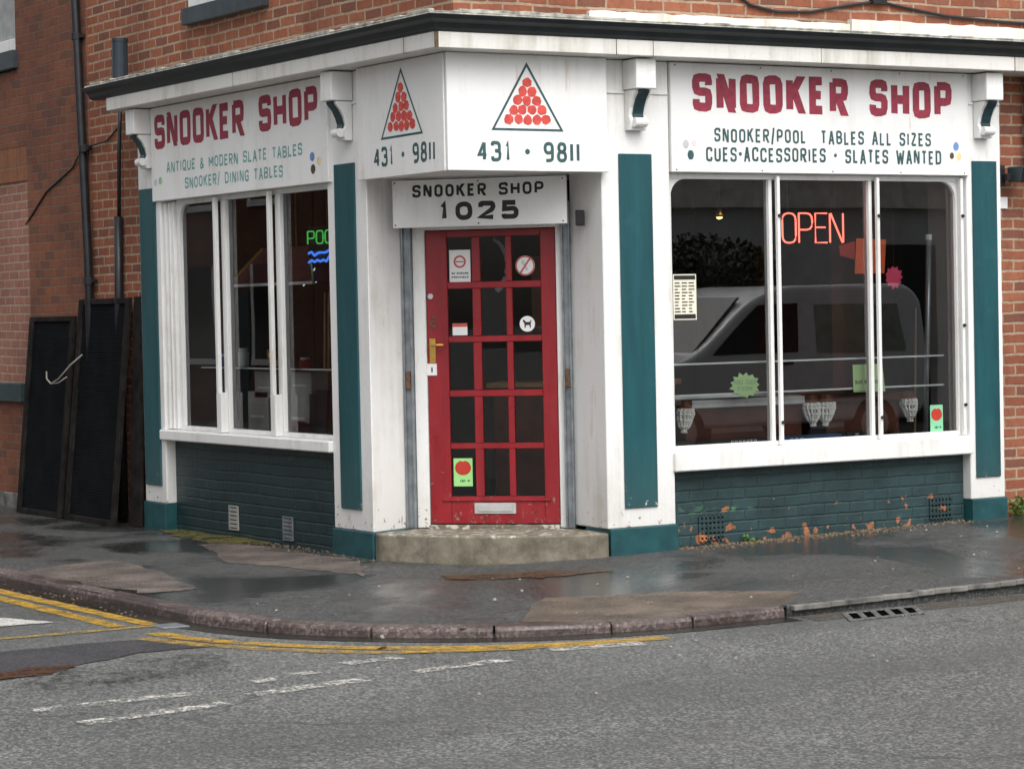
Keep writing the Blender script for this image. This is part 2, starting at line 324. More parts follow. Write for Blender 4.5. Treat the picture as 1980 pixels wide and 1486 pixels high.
# ------------------------------------------------------------------ mesh helpers
class MB:
    def __init__(s): s.v = []; s.f = []
    def add(s, vs, fs):
        o = len(s.v); s.v += [tuple(v) for v in vs]; s.f += [tuple(i+o for i in f) for f in fs]; return s
    def hexa(s, p): # 8 points: bottom 0-3 ring, top 4-7 ring
        return s.add(p, [(0, 3, 2, 1), (4, 5, 6, 7), (0, 1, 5, 4), (1, 2, 6, 5), (2, 3, 7, 6), (3, 0, 4, 7)])
    def box(s, F, u0, u1, o0, o1, z0, z1):
        return s.hexa([F(u0, o0, z0), F(u1, o0, z0), F(u1, o1, z0), F(u0, o1, z0), F(u0, o0, z1), F(u1, o0, z1), F(u1, o1, z1), F(u0, o1, z1)])
    def prism(s, a, b): # two equal rings
        n = len(a); return s.add(list(a)+list(b), [tuple(range(n))[::-1], tuple(range(n, 2*n))]+[(i, (i+1) % n, n+(i+1) % n, n+i) for i in range(n)])
    def poly(s, pts): return s.add(pts, [tuple(range(len(pts)))])
    def tube(s, pts, r, n=8, closed=False, r1=None):
        pts = [Vector(p) for p in pts]; m = len(pts); rings = []
        for i, p in enumerate(pts):
            a = pts[i-1] if (i or closed) else p; c = pts[(i+1) % m] if (i < m-1 or closed) else p
            t = (c-a).normalized(); ref = Vector((0, 0, 1)) if abs(t.z) < .95 else Vector((1, 0, 0))
            x = t.cross(ref).normalized(); y = t.cross(x)
            rr = r if r1 is None else r+(r1-r)*i/max(1, m-1)
            rings.append([p+(x*math.cos(q)+y*math.sin(q))*rr for q in [2*math.pi*k/n for k in range(n)]])
        vs = [q for g in rings for q in g]; fs = []
        for i in range(m if closed else m-1):
            j = (i+1) % m; fs += [(i*n+k, i*n+(k+1) % n, j*n+(k+1) % n, j*n+k) for k in range(n)]
        if not closed: fs += [tuple(range(n))[::-1], tuple((m-1)*n+k for k in range(n))]
        return s.add(vs, fs)
    def cyl(s, a, b, r, n=16, r1=None): return s.tube([a, b], r, n, r1=r1)
    def lathe(s, c, prof, n=16, axis='z'):
        vs = []
        for r, z in prof:
            for k in range(n):
                q = 2*math.pi*k/n
                if axis == 'z': vs.append((c[0]+r*math.cos(q), c[1]+r*math.sin(q), c[2]+z))
                elif axis == 'y': vs.append((c[0]+r*math.cos(q), c[1]+z, c[2]+r*math.sin(q)))
        m = len(prof); fs = [(i*n+k, i*n+(k+1) % n, (i+1)*n+(k+1) % n, (i+1)*n+k) for i in range(m-1) for k in range(n)]
        fs += [tuple(range(n)), tuple((m-1)*n+k for k in range(n))]
        return s.add(vs, fs)

def origin_of(o):
    v = Vector((0, 0, 0))
    while o is not None: v += o.location; o = o.parent
    return v
def obj(name, mb, mat, parent=None, bev=0, smooth=False, label=None, recalc=True, segs=1):
    me = bpy.data.meshes.new(name); org = origin_of(parent)
    loc = Vector((0, 0, 0))
    if parent is None:
        n = max(1, len(mb.v)); loc = Vector((sum(v[0] for v in mb.v)/n, sum(v[1] for v in mb.v)/n, min(v[2] for v in mb.v))); org = loc
    me.from_pydata([tuple(Vector(v)-org) for v in mb.v], [], mb.f); me.update()
    if recalc:
        b = bmesh.new(); b.from_mesh(me); bmesh.ops.recalc_face_normals(b, faces=b.faces); b.to_mesh(me); b.free()
    if smooth:
        for p in me.polygons: p.use_smooth = True
    me.materials.append(mat)
    o = bpy.data.objects.new(name, me); COL.objects.link(o); o.parent = parent; o.location = loc if parent is None else (0, 0, 0)
    if bev:
        m = o.modifiers.new('bevel', 'BEVEL'); m.width = bev; m.segments = segs; m.limit_method = 'ANGLE'; m.angle_limit = R_(40)
    if label: o['label'] = label
    return o
def thing(name, label, cat, loc=(0, 0, 0), group=None):
    o = bpy.data.objects.new(name, None); COL.objects.link(o); o.location = loc; o.empty_display_size = .2
    o['label'] = label; o['category'] = cat
    if group: o['group'] = group
    return o
def tag(o, label, cat, group=None):
    o['label'] = label; o['category'] = cat
    if group: o['group'] = group
    return o
def struct(o): o['kind'] = 'structure'; return o
def stuff(o): o['kind'] = 'stuff'; return o

RF = lambda u, o, z: (u, -o, z)              # right-hand shopfront: u along x, o outwards
LF = lambda u, o, z: (-o, u, z)              # left-hand shopfront: u along y
Q2 = math.sqrt(.5); DC = 1.58
DF = lambda s, o, z: ((DC*Q2-o+s)*Q2, (DC*Q2-o-s)*Q2, z)   # door wall across the cut corner
WF = lambda x, y, z: (x, y, z)
TR = lambda F0, o: (lambda s, z, e=0: RF(F0+s, o+e, z))     # writing frames: s runs left to right
TL = lambda F0, o: (lambda s, z, e=0: LF(F0-s, o+e, z))
TD = lambda s0, o: (lambda s, z, e=0: DF(s0+s, o+e, z))

# ------------------------------------------------------------------ stroke lettering
r = 1
GL = {'O': [([(0, 0, 1), (1, 0, 1), (1, 1, 1), (0, 1, 1)], True)], 'S': [([(1, .74), (1, 1, 1), (0, 1, 1), (0, .52, 1), (1, .52, 1), (1, 0, 1), (0, 0, 1), (0, .26)], False)],
 'C': [([(1, .72), (1, 1, 1), (0, 1, 1), (0, 0, 1), (1, 0, 1), (1, .28)], False)], 'G': [([(1, .74), (1, 1, 1), (0, 1, 1), (0, 0, 1), (1, 0, 1), (1, .45), (.5, .45)], False)],
 'N': [([(0, 0), (0, 1)], False), ([(1, 0), (1, 1)], False), ([(.06, 1), (.94, 0)], False)], 'K': [([(0, 0), (0, 1)], False), ([(.1, .45), (.95, 1)], False), ([(.38, .62), (1, 0)], False)],
 'E': [([(1, 1), (0, 1), (0, 0), (1, 0)], False), ([(.05, .52), (.85, .52)], False)], 'F': [([(1, 1), (0, 1), (0, 0)], False), ([(.05, .52), (.85, .52)], False)],
 'R': [([(0, 0), (0, 1)], False), ([(0, 1), (1, 1, 1), (1, .48, 1), (0, .48)], False), ([(.45, .46), (1, 0)], False)], 'P': [([(0, 0), (0, 1)], False), ([(0, 1), (1, 1, 1), (1, .44, 1), (0, .44)], False)],
 'B': [([(0, 0), (0, 1)], False), ([(0, 1), (.95, 1, 1), (.95, .53, 1), (0, .53)], False), ([(0, 0), (1, 0, 1), (1, .5, 1), (0, .5)], False)], 'D': [([(0, 0), (0, 1), (1, 1, 1), (1, 0, 1)], True)],
 'H': [([(0, 0), (0, 1)], False), ([(1, 0), (1, 1)], False), ([(.02, .5), (.98, .5)], False)], 'A': [([(0, 0), (.47, 1)], False), ([(1, 0), (.53, 1)], False), ([(.2, .3), (.8, .3)], False)],
 'T': [([(0, 1), (1, 1)], False), ([(.5, .98), (.5, 0)], False)], 'I': [([(.5, 0), (.5, 1)], False)], 'L': [([(0, 1), (0, 0), (1, 0)], False)], 'U': [([(0, 1), (0, 0, 1), (1, 0, 1), (1, 1)], False)],
 'Q': [([(0, 0, 1), (1, 0, 1), (1, 1, 1), (0, 1, 1)], True), ([(.6, .25), (1.05, -.08)], False)], 'M': [([(0, 0), (0, 1)], False), ([(1, 0), (1, 1)], False), ([(0.03, .97), (.5, .3)], False), ([(.97, .97), (.5, .3)], False)],
 'W': [([(0, 1), (.25, 0)], False), ([(.25, 0), (.5, .9)], False), ([(.5, .9), (.75, 0)], False), ([(.75, 0), (1, 1)], False)], 'Z': [([(0, 1), (.98, 1)], False), ([(.95, .95), (.05, .05)], False), ([(.02, 0), (1, 0)], False)],
 'Y': [([(0, 1), (.5, .5)], False), ([(1, 1), (.5, .5)], False), ([(.5, .52), (.5, 0)], False)],
 '/': [([(0, -.1), (1, 1.15)], False)], '&': [([(1, 0), (.15, .75), (.2, 1, 1), (.7, 1, 1), (.7, .7)], False), ([(.7, .72), (0, .35, 1), (0, 0, 1), (.6, 0, 1), (1, .4)], False)],
 '.': [([(.35, .5), (.65, .5)], False)], '1': [([(.3, .8), (.55, 1), (.55, 0)], False)], '|': [([(.5, 0), (.5, 1)], False)],
 '0': [([(0, 0, 1), (1, 0, 1), (1, 1, 1), (0, 1, 1)], True)], '2': [([(0, .74), (0, 1, 1), (1, 1, 1), (1, .6, 1), (0, .03), (1, .0)], False)],
 '3': [([(0, .82), (0, 1, 1), (.95, 1, 1), (.95, .53, 1), (.35, .53)], False), ([(.4, .51), (1, .51, 1), (1, 0, 1), (0, 0, 1), (0, .2)], False)],
 '4': [([(.72, 0), (.72, 1)], False), ([(.68, 1), (0, .3), (1, .3)], False)], '5': [([(.95, 1), (.08, 1), (.05, .56), (1, .6, 1), (1, 0, 1), (0, 0, 1), (0, .2)], False)],
 '8': [([(.08, .53, 1), (.92, .53, 1), (.92, 1, 1), (.08, 1, 1)], True), ([(0, 0, 1), (1, 0, 1), (1, .51, 1), (0, .51, 1)], True)], '9': [([(1, .45, 1), (0, .45, 1), (0, 1, 1), (1, 1, 1)], True), ([(1, .7), (1, 0, 1), (.1, 0, 1)], False)]}
WID = {'I': .35, '|': .35, '.': .5, '/': .6, ' ': .75, 'M': 1.25, 'W': 1.4, '1': .65, 'L': .85, 'E': .88, 'T': .95}
def rounded(pts, closed, rad, ns):
    n = len(pts); out = []
    for i, p in enumerate(pts):
        P = Vector(p[:2])
        if len(p) < 3 or ns == 0 or (not closed and i in (0, n-1)): out.append(P); continue
        A = Vector(pts[i-1][:2]); C = Vector(pts[(i+1) % n][:2])
        rr = min(rad, (A-P).length*.49, (C-P).length*.49)
        a = P+(A-P).normalized()*rr; c = P+(C-P).normalized()*rr
        for k in range(ns+1):
            t = k/ns; out.append(a*(1-t)**2+P*2*t*(1-t)+c*t*t)
    return out
def stroke2d(pts, w, closed):
    n = len(pts); L = []; Rr = []
    for i in range(n):
        a = pts[i-1] if (i or closed) else None; c = pts[(i+1) % n] if (i < n-1 or closed) else None; p = pts[i]
        d1 = (p-a).normalized() if a is not None else (c-p).normalized(); d2 = (c-p).normalized() if c is not None else d1
        n1 = Vector((-d1.y, d1.x)); n2 = Vector((-d2.y, d2.x)); m = n1+n2
        m = n1 if m.length < .2 else m.normalized(); k = min(1/max(.3, m.dot(n1)), 1.8)
        L.append(p+m*w/2*k); Rr.append(p-m*w/2*k)
    return L, Rr
def text(mb, s, P, h, w, t, width=None, rad=None, ns=4, gap=.28, jit=0.0, z0=0.0, mode='flat', e0=0.0, tr=None, sel=None):
    """Lay a line of stroke letters on a surface frame P(s, z, e). width: total length to fill."""
    ws = [WID.get(c, 1.0)*w for c in s]; tot = sum(ws)+gap*w*(len(s)-1); k = (width/tot) if width else 1.0
    x = 0.0; rd = rad if rad is not None else .42*h
    for ci, c in enumerate(s):
        cw = ws[ci]*k
        if sel and not (sel[0] <= ci < sel[1]): x += cw+gap*w*k; continue
        dyj = random.uniform(-jit, jit)*h; sh = random.uniform(-jit, jit)*.6
        for gi, (pts, closed) in enumerate(GL.get(c, [])):
            q = [((t/2+p[0]*max(.001, cw-t)), (t/2+p[1]*(h-t)), *p[2:]) for p in pts]
            pl = rounded(q, closed, rd, ns)
            if mode == 'tube':
                mb.tube([P(x+p.x, z0+p.y, e0) for p in pl], tr, 6, closed); continue
            e = e0+.0003*gi
            L, Rr = stroke2d(pl, t, closed); n = len(pl)
            if len(pts) == 2:
                a, b = (pl[0], pl[1]) if pl[0].y < pl[1].y else (pl[1], pl[0]); dx, dy = b.x-a.x, b.y-a.y
                if abs(dx) > .02*h and dy > .8*abs(dx):
                    th = min(t*math.hypot(dx, dy)/dy, 1.5*t)/2
                    ya = a.y-(t/2 if min(pts[0][1], pts[1][1]) <= .02 else 0); yb = b.y+(t/2 if max(pts[0][1], pts[1][1]) >= .98 else 0)
                    if ya < -.01: ya = a.y
                    L = [Vector((a.x-th, ya)), Vector((b.x-th, yb))]; Rr = [Vector((a.x+th, ya)), Vector((b.x+th, yb))]
            if c == '.':
                c0 = (pl[0]+pl[1])/2; L = [c0+Vector((math.cos(R_(q)), math.sin(R_(q))))*t*.8 for q in range(90, 271, 20)]; Rr = [Vector((2*c0.x-p.x, p.y)) for p in L]; n = len(L)
            jj = min(.0022, h*.009)
            f = lambda p: P(x+p.x+sh*p.y*.1+random.uniform(-jj, jj), z0+dyj+p.y+random.uniform(-jj, jj), e)
            vs = [f(p) for p in L]+[f(p) for p in Rr]
            fs = [(i, (i+1) % n, n+(i+1) % n, n+i) for i in range(n if closed else n-1)]
            mb.add(vs, fs)
        x += cw+gap*w*k
    return mb
def write(t, mat, s, P, h, w, th, width, rad, ns, gap, jit, z0, name='lettering'):
    i = 0
    for word in s.split(' '):          # each word a part of its own
        if word:
            m = MB(); text(m, s, P, h, w, th, width, rad, ns, gap, jit, z0, e0=.0012, sel=(i, i+len(word))); obj(name, m, M[mat], t, recalc=False)
        i += len(word)+1
def disc(mb, P, s, z, rs, rz, e, n=14, wob=0.0):
    pts = []
    for k in range(n):
        q = 2*math.pi*k/n; ww = 1+random.uniform(-wob, wob); pts.append(P(s+rs*ww*math.cos(q), z+rz*ww*math.sin(q), e))
    return mb.poly(pts)
def ring2(mb, P, s, z, r0, r1, e, n=24):
    a = [P(s+r0*math.cos(2*math.pi*k/n), z+r0*math.sin(2*math.pi*k/n), e) for k in range(n)]
    b = [P(s+r1*math.cos(2*math.pi*k/n), z+r1*math.sin(2*math.pi*k/n), e) for k in range(n)]
    return mb.add(a+b, [(i, (i+1) % n, n+(i+1) % n, n+i) for i in range(n)])
def quad(mb, P, s0, s1, z0, z1, e): return mb.poly([P(s0, z0, e), P(s1, z0, e), P(s1, z1, e), P(s0, z1, e)])

# ================================================================== GROUND
def hgt(x, y):
    d = math.hypot(max(-x, 0), max(-y, 0))
    return -.022+.014*max(0, min(x, 6)) - .017*min(d, 3) - .004*max(0, min(y, 8)) - .034*math.exp(-((x-.12)**2+(y-.12)**2)/.30)
ZR = -.115
m = MB(); N = 40
xs = [-400, -120, -40]+[-14+i*1.0 for i in range(29)]+[40, 120, 400]; ys = [-400, -120, -40]+[-16+i*1.0 for i in range(33)]+[40, 120, 400]
for j in range(len(ys)-1):
    for i in range(len(xs)-1): pass
vs = [(x, y, ZR) for y in ys for x in xs]; nx = len(xs)
m.add(vs, [(j*nx+i, j*nx+i+1, (j+1)*nx+i+1, (j+1)*nx+i) for j in range(len(ys)-1) for i in range(nx-1)])
struct(obj('road', m, M['road']))
ARC = [(-.1+2.0*math.cos(R_(a)), -.62+2.0*math.sin(R_(a))) for a in range(180, 271, 6)]
KL = [(-2.1, y) for y in [30, 20, 14, 11, 9, 7.5]+[6-.5*i for i in range(14)]]; KR = [(.15+.4*i, -2.62) for i in range(16)]+[(7, -2.62), (9, -2.62), (14, -2.62), (30, -2.62)]
KP = KL+ARC+KR
m = MB(); G = .1; gi = {}
def in_pave(x, y):
    if x < -2.09 or y < -2.61: return False
    if x < -.1 and y < -.62 and math.hypot(x+.1, y+.62) > 1.985: return False
    return not (x > .75 and y > .75)
def gv(i, j):
    if (i, j) not in gi:
        x, y = -2.1+i*G, -2.62+j*G; gi[(i, j)] = len(m.v); m.v.append((x, y, hgt(x, y)))
    return gi[(i, j)]
for i in range(140):
    for j in range(190):
        cs = [(i, j), (i+1, j), (i+1, j+1), (i, j+1)]
        if all(in_pave(-2.1+p*G+.012, -2.62+q*G+.012) for p, q in cs): m.f.append(tuple(gv(*c) for c in cs))
struct(obj('pavement', m, M['pave'], smooth=True))
# granite kerb stones, then the dropped concrete edging
def offset_pt(p, d):
    if p[1] > -.62 and p[0] < -1.9: return (p[0]-d, p[1])
    if p[0] > -.1: return (p[0], p[1]-d)
    v = Vector((p[0]+.1, p[1]+.62)).normalized(); return (p[0]+v.x*d, p[1]+v.y*d)
def kerb_seg(m, a, b, zt, w=.13, gap=.006):
    A = Vector(a); B = Vector(b); dr = (B-A).normalized()*gap; A2 = A+dr; B2 = B-dr
    def prof(p, P):
        o1 = offset_pt(P, w); v = Vector(o1)-Vector(P); zz = zt+random.uniform(-.003, .003)
        f = Vector(p)+v*.06; base = Vector(p)-v
        return [(base.x, base.y, -.3), (f.x, f.y, -.3), (f.x, f.y, zz-.016), (f.x-v.x*.12, f.y-v.y*.12, zz), (base.x, base.y, zz)]
    m.prism(prof(A2, a), prof(B2, b))
m = MB(); path = [(-2.1, 16-i*.9) for i in range(18)]
path = [p for p in path if p[1] > -.4]+[(-.1+2.0*math.cos(R_(a)), -.62+2.0*math.sin(R_(a))) for a in (181, 200, 219, 238, 256, 270)]+[(.52, -2.62)]
for a, b in zip(path, path[1:]):
    mid = ((a[0]+b[0])/2, (a[1]+b[1])/2)
    kerb_seg(m, a, b, hgt(*mid)+.006)
struct(obj('kerb', m, M['granite'], bev=.008))
m = MB(); path = [(.53+.9*i, -2.62) for i in range(14)]
for a, b in zip(path, path[1:]): kerb_seg(m, a, b, hgt((a[0]+b[0])/2, -2.62)+.003, .06, .003)
struct(obj('kerb', m, M['pave'], bev=.006))
m = MB()
xe = .56
while xe < 13:
    L = random.uniform(.35, 1.3); a0 = random.uniform(-.012, .012); n = max(2, int(L/.12))
    for k in range(n):
        x0 = xe+L*k/n; zz = hgt(x0, -2.6)+.0075+random.uniform(-.002, .002); m.box(WF, x0, xe+L*(k+1)/n-(.003 if k == n-1 else 0), -2.655, -2.605+a0+random.uniform(-.008, .008), zz-.03, zz)
    xe += L
struct(obj('kerb_edging', m, M['kerb_light'], bev=.004))
# patches lying on the pavement
def sheet(name, pts, mat, zf, jit=.03, sub=5):
    out = []
    for i, p in enumerate(pts):
        q = pts[(i+1) % len(pts)]
        for k in range(sub):
            t = k/sub; out.append((p[0]+(q[0]-p[0])*t+random.uniform(-jit, jit), p[1]+(q[1]-p[1])*t+random.uniform(-jit, jit)))
    b = bmesh.new(); vv = [b.verts.new((x, y, 0)) for x, y in out]; b.faces.new(vv); bmesh.ops.triangulate(b, faces=b.faces)
    bmesh.ops.subdivide_edges(b, edges=b.edges[:], cuts=2, use_grid_fill=True)
    for v in b.verts: v.co.z = zf(v.co.x, v.co.y)
    mm = MB(); b.verts.index_update(); mm.v = [tuple(v.co) for v in b.verts]; mm.f = [tuple(v.index for v in f.verts) for f in b.faces]; b.free()
    return struct(obj(name, mm, mat))
up = lambda e: (lambda x, y: hgt(x, y)+e)
sheet('pavement_patch', [(-.42, 2.9), (-.12, 3.3), (-.1, 1.2), (-.25, .7), (-.5, .3), (-.6, .9), (-.75, 1.7)], M['pink_flag'], up(.004), .05)
sheet('pavement_patch', [(-1.93, 2.4), (-1.2, 2.6), (-1.35, 1.5), (-1.55, .4), (-1.93, .45), (-1.95, 1.4)], M['pink_flag'], up(.0045), .05)
sheet('pavement_patch', [(-.92, -2.2), (-.34, -1.45), (.25, -1.68), (.75, -1.95), (.95, -2.2), (.52, -2.58), (-.1, -2.56), (-.55, -2.5)], M['tan_flag'], up(.004), .035)
sheet('moss_strip', [(.07, 4.35), (.07, 2.7), (-.06, 2.6), (-.24, 3.1), (-.22, 3.8), (-.05, 4.4)], M['moss'], up(.008), .04)
sheet('silt_puddle', [(-.08, .1), (.45, -.3), (.7, -.62), (.2, -.62), (-.2, -.2)], M['rust_puddle'], up(.005), .05)
# road markings
RS = lambda p: (-8.139+.9884*(p[0]+8.139), -13.846+.9884*(p[1]+13.846))
zr = lambda e: (lambda x, y: ZR+e)
def ribbon(name, pts, w, mat, e, xf=True):
    pv = [Vector(RS(p) if xf else p) for p in pts]; dense = []
    for a, b in zip(pv, pv[1:]):
        n = max(1, int((b-a).length/.12))
        dense += [a+(b-a)*k/n for k in range(n)]
    dense.append(pv[-1])
    ww = []
    mm = MB(); L, Rr = stroke2d(dense, w, False); n = len(dense)
    for p in L: mm.v.append((p.x+random.uniform(-.008, .008), p.y+random.uniform(-.008, .008), ZR+e))
    for p in Rr: mm.v.append((p.x+random.uniform(-.008, .008), p.y+random.uniform(-.008, .008), ZR+e))
    mm.f = [(i, i+1, n+i+1, n+i) for i in range(n-1)]
    return struct(obj(name, mm, mat))
arcp = lambda rr, a0, a1, rr2=None: [(-.1+(rr+((rr2 or rr)-rr)*(a-a0)/(a1-a0))*math.cos(R_(a)), -.62+(rr+((rr2 or rr)-rr)*(a-a0)/(a1-a0))*math.sin(R_(a))) for a in [a0+(a1-a0)*k/14 for k in range(15)]]
sheet('road_patch', [RS(p) for p in [(-4.2, -.95), (-3.4, -1.0), (-2.75, -.95), (-2.2, -1.28), (-2.3, -1.52), (-2.8, -1.5), (-3.4, -1.82), (-4.4, -1.95)]], M['patch'], zr(.004), .02)
sheet('silt_puddle', [(-3.5, -1.85), (-3.3, -1.88), (-3.42, -2.05), (-3.9, -2.2), (-3.9, -1.9)], M['rust_puddle'], zr(.008), .04)
ribbon('road_marking', [(-2.30, 9), (-2.29, 2), (-2.27, -.42)], .105, M['yellow'], .004)
ribbon('road_marking', [(-2.44, 9), (-2.44, 2), (-2.45, -.38)], .105, M['yellow'], .004)
ribbon('road_marking', [(-2.2, -.49), (-2.8, -.48), (-3.9, -.44)], .08, M['yellow_faint'], .005)
ribbon('road_marking', arcp(2.32, 184, 224, 2.27), .11, M['yellow'], .0045)
ribbon('road_marking', arcp(2.27, 223, 262, 2.19), .13, M['yellow'], .0045)
ribbon('road_marking', arcp(2.47, 188, 228, 2.43), .10, M['yellow_faint'], .0045)
ribbon('road_marking', arcp(2.42, 227, 252, 2.25), .10, M['yellow'], .006)
sheet('road_marking', [RS(p) for p in [(-3.6, .75), (-2.86, .6), (-2.66, .05), (-3.0, .08), (-3.7, .15)]], M['white_solid'], zr(.0055), .01)
sheet('road_stain', [RS(p) for p in [(-3.5, -1.9), (-3.0, -1.75), (-2.55, -1.75), (-2.6, -2.15), (-2.75, -2.5), (-3.2, -2.55), (-3.6, -2.6), (-3.9, -2.3)]], M['stain'], zr(.0065), .06)
for a, b, w in (((-3.98, -3.02), (-3.15, -3.0), .11), ((-2.82, -2.86), (-2.68, -2.83), .09), ((-2.55, -2.78), (-2.42, -2.75), .08), ((-2.19, -2.58), (-1.86, -2.55), .1),
                ((-3.95, -3.5), (-3.2, -3.38), .12), ((-3.02, -3.22), (-2.36, -3.12), .12), ((-2.05, -3.06), (-1.48, -2.98), .11), ((-1.12, -2.80), (-.62, -2.90), .14)):
    ribbon('road_marking', [a, ((a[0]+b[0])/2, (a[1]+b[1])/2), b], w, M['white_mark'], .005)
gut = [(-2.20, y) for y in (9, 6, 3, 1, -.5)]+arcp(2.10, 181, 269)+[(.5, -2.72)]
ribbon('gutter_silt', [(.55, -2.77), (1.4, -2.78), (2.6, -2.78), (6, -2.76)], .22, M['gravel'], .003, False)
ribbon('gutter_silt', gut, .17, M['silt'], .0035, False)
# drain grate and small cover
t = thing('drain_grate', 'cast iron street drain grate sunk in the road edge', 'drain', (1.12, -2.88, ZR))
GZ = lambda x, y, z: (x+.62*(y+2.8), y, z)
m = MB(); m.box(GZ, .82, 1.27, -2.98, -2.76, ZR+.004, ZR+.007); obj('hole_shade', m, M['hole_shade'], t)  # black plate on the road, painted shade of the shaft between the bars
m = MB(); m.box(GZ, .78, 1.31, -2.76, -2.725, ZR, ZR+.010); m.box(GZ, .78, 1.31, -3.015, -2.98, ZR, ZR+.010)
for k in range(6): x0 = .78+k*.098; m.box(GZ, x0, x0+.04, -2.98, -2.76, ZR, ZR+.010)
obj('grille', m, M['road'], t, bev=.003)
m = MB(); m.box(WF, -2.36, -2.20, -.80, -.62, ZR, ZR+.008); o = obj('valve_cover', m, M['metal'], bev=.003); tag(o, 'small square grey metal cover in the gutter between the yellow lines', 'cover')

# ================================================================== SHOP BUILDING
B = thing('corner_shop', 'corner shop with white and teal shopfronts under orange brick upper storey', 'shop', (.6, .6, 0))
# upper brickwork and side pieces (one L of brick walls, no coplanar overlaps)
m = MB()
m.box(WF, .1, 9.0, .1, .35, 3.25, 7.0); m.box(WF, .1, .35, .35, 5.97, 3.25, 7.0)
m.box(WF, 4.54, 9.0, .1, .35, -.2, 3.25); m.box(WF, .1, .35, 4.80, 5.97, -.2, 3.25)
obj('brick_wall', m, M['brick_red'], B)
# first-floor window over the left front
w = MB(); w.box(LF, 2.74, 3.96, -.12, -.085, 3.9, 5.3); w = obj('upper_window', w, M['dark_glass'], B)
m = MB(); m.box(LF, 2.66, 4.0, -.11, -.03, 3.775, 3.90); obj('sill', m, M['slate'], w, bev=.006)
m = MB(); m.box(LF, 2.74, 2.81, -.085, -.075, 3.9, 5.3); m.box(LF, 3.89, 3.96, -.085, -.075, 3.9, 5.3); m.box(LF, 2.81, 3.89, -.085, -.075, 3.9, 3.97); obj('frame', m, M['white'], w)
# reveals + inner pilasters
def plan_prism(pl, z0, z1): return MB().prism([(x, y, z0) for x, y in pl], [(x, y, z1) for x, y in pl])
def pilaster(F, u0, u1, pu0, pu1, pz0, pz1, z0, zg, plan=None):
    if plan: m = plan_prism(plan, z0, 3.19)
    else: m = MB().box(F, u0, u1, -.30, 0, z0, 3.19)
    p = obj('pilaster', m, M['white'], B, bev=.006)
    obj('moulding', MB().box(F, u0+.02, u1-.01, .0, .012, 2.972, 2.990), M['white'], p, bev=.003)
    m = MB().box(F, pu0, pu1, 0, .014, pz0, pz1); obj('panel', m, M['teal'], p, bev=.004)
    m = MB().box(F, u0+.004, u1+.012 if F is RF else u1+.012, -.29, .014, zg, z0); obj('plinth', m, M['teal_plinth'], p, bev=.006)
    return p
pilaster(LF, 1.085, 1.65, 1.247, 1.53, .287, 2.588, .148, -.12, [(0, 1.10), (0, 1.65), (.3, 1.65), (.345, 1.235)])
pilaster(RF, 1.13, 1.655, 1.25, 1.508, .295, 2.586, .168, -.12, [(1.12, 0), (1.15, .43), (1.655, .3), (1.655, 0)])
pilaster(LF, 4.40, 4.80, 4.472, 4.765, .298, 2.585, .165, -.14)
pilaster(RF, 4.215, 4.535, 4.26, 4.488, .34, 2.577, .188, -.06)
# corbels
def corbel(F, c, w=.155):
    m = MB().box(F, c-w/2, c+w/2, .004, .165, 2.995, 3.185); k = obj('corbel', m, M['white'], B, bev=.005)
    prof = [(.004, 2.735), (.055, 2.735), (.07, 2.80), (.05, 2.83), (.06, 2.88), (.085, 2.93), (.12, 2.97), (.125, 2.992), (.004, 2.992)]
    hw = w*.42; m = MB().prism([F(c-hw, o, z) for o, z in prof], [F(c+hw, o, z) for o, z in prof]); obj('bracket', m, M['white'], k, bev=.003)
    st = [(.060, 2.805), (.052, 2.84), (.066, 2.885), (.092, 2.935), (.127, 2.975), (.130, 2.991)]; m = MB(); hh = w*.25
    a = [F(c-hh, o, z) for o, z in st]+[F(c-hh, o+.012, z) for o, z in reversed(st)]; b = [F(c+hh, o, z) for o, z in st]+[F(c+hh, o+.012, z) for o, z in reversed(st)]
    obj('scroll', m.prism(a, b), M['dark_teal'], k)
    m = MB().cyl(F(c-w*.3, .082, 2.785), F(c+w*.3, .082, 2.785), .03, 12); obj('roll', m, M['white'], k, smooth=False)
corbel(RF, 1.372); corbel(RF, 4.347); corbel(LF, 1.33); corbel(LF, 4.56)
# small fixings in the pilaster heads
m = MB(); m.box(RF, 1.13, 1.60, .0, .02, 2.985, 2.995); 
# cornice: white fascia board, gutter, roof
def path_sweep(m, prof, l0=5.0, r0=9.0, endl=0.0):
    # prof: (outward o, z); mitred round the corner
    A = [(-o, l0+endl*o, z) for o, z in prof]; C = [(-o, -o, z) for o, z in prof]; D = [(r0, -o, z) for o, z in prof]; n = len(prof)
    m.add(A+C+D, [tuple(range(n)), tuple(range(2*n, 3*n))[::-1]]+[(i, n+i, n+(i+1) % n, (i+1) % n) for i in range(n)]+[(n+i, 2*n+i, 2*n+(i+1) % n, n+(i+1) % n) for i in range(n)])
    return m
co = obj('cornice', path_sweep(MB(), [(-.3, 3.192), (.225, 3.196), (.225, 3.295), (-.3, 3.295)], 4.86), M['fascia'], B, bev=.004)
g = obj('gutter', path_sweep(MB(), [(.14, 3.297), (.228, 3.297), (.25, 3.315), (.262, 3.345), (.292, 3.365), (.305, 3.392), (.14, 3.392)], 5.05, 9.0, .35), M['gutter'], co, bev=.003)
for F, u, w_ in ((RF, 1.10, .006), (RF, 1.385, .005), (RF, 2.75, .004), (RF, 4.475, .008), (LF, .16, .006), (LF, 2.6, .004), (LF, 3.75, .004)):
    obj('board_joint', MB().box(F, u, u+w_, .20, .2258, 3.1955, 3.2935), M['joint'], co)
obj('board_joint', MB().box(LF, -.226, -.219, .20, .2262, 3.1955, 3.294), M['joint'], co)
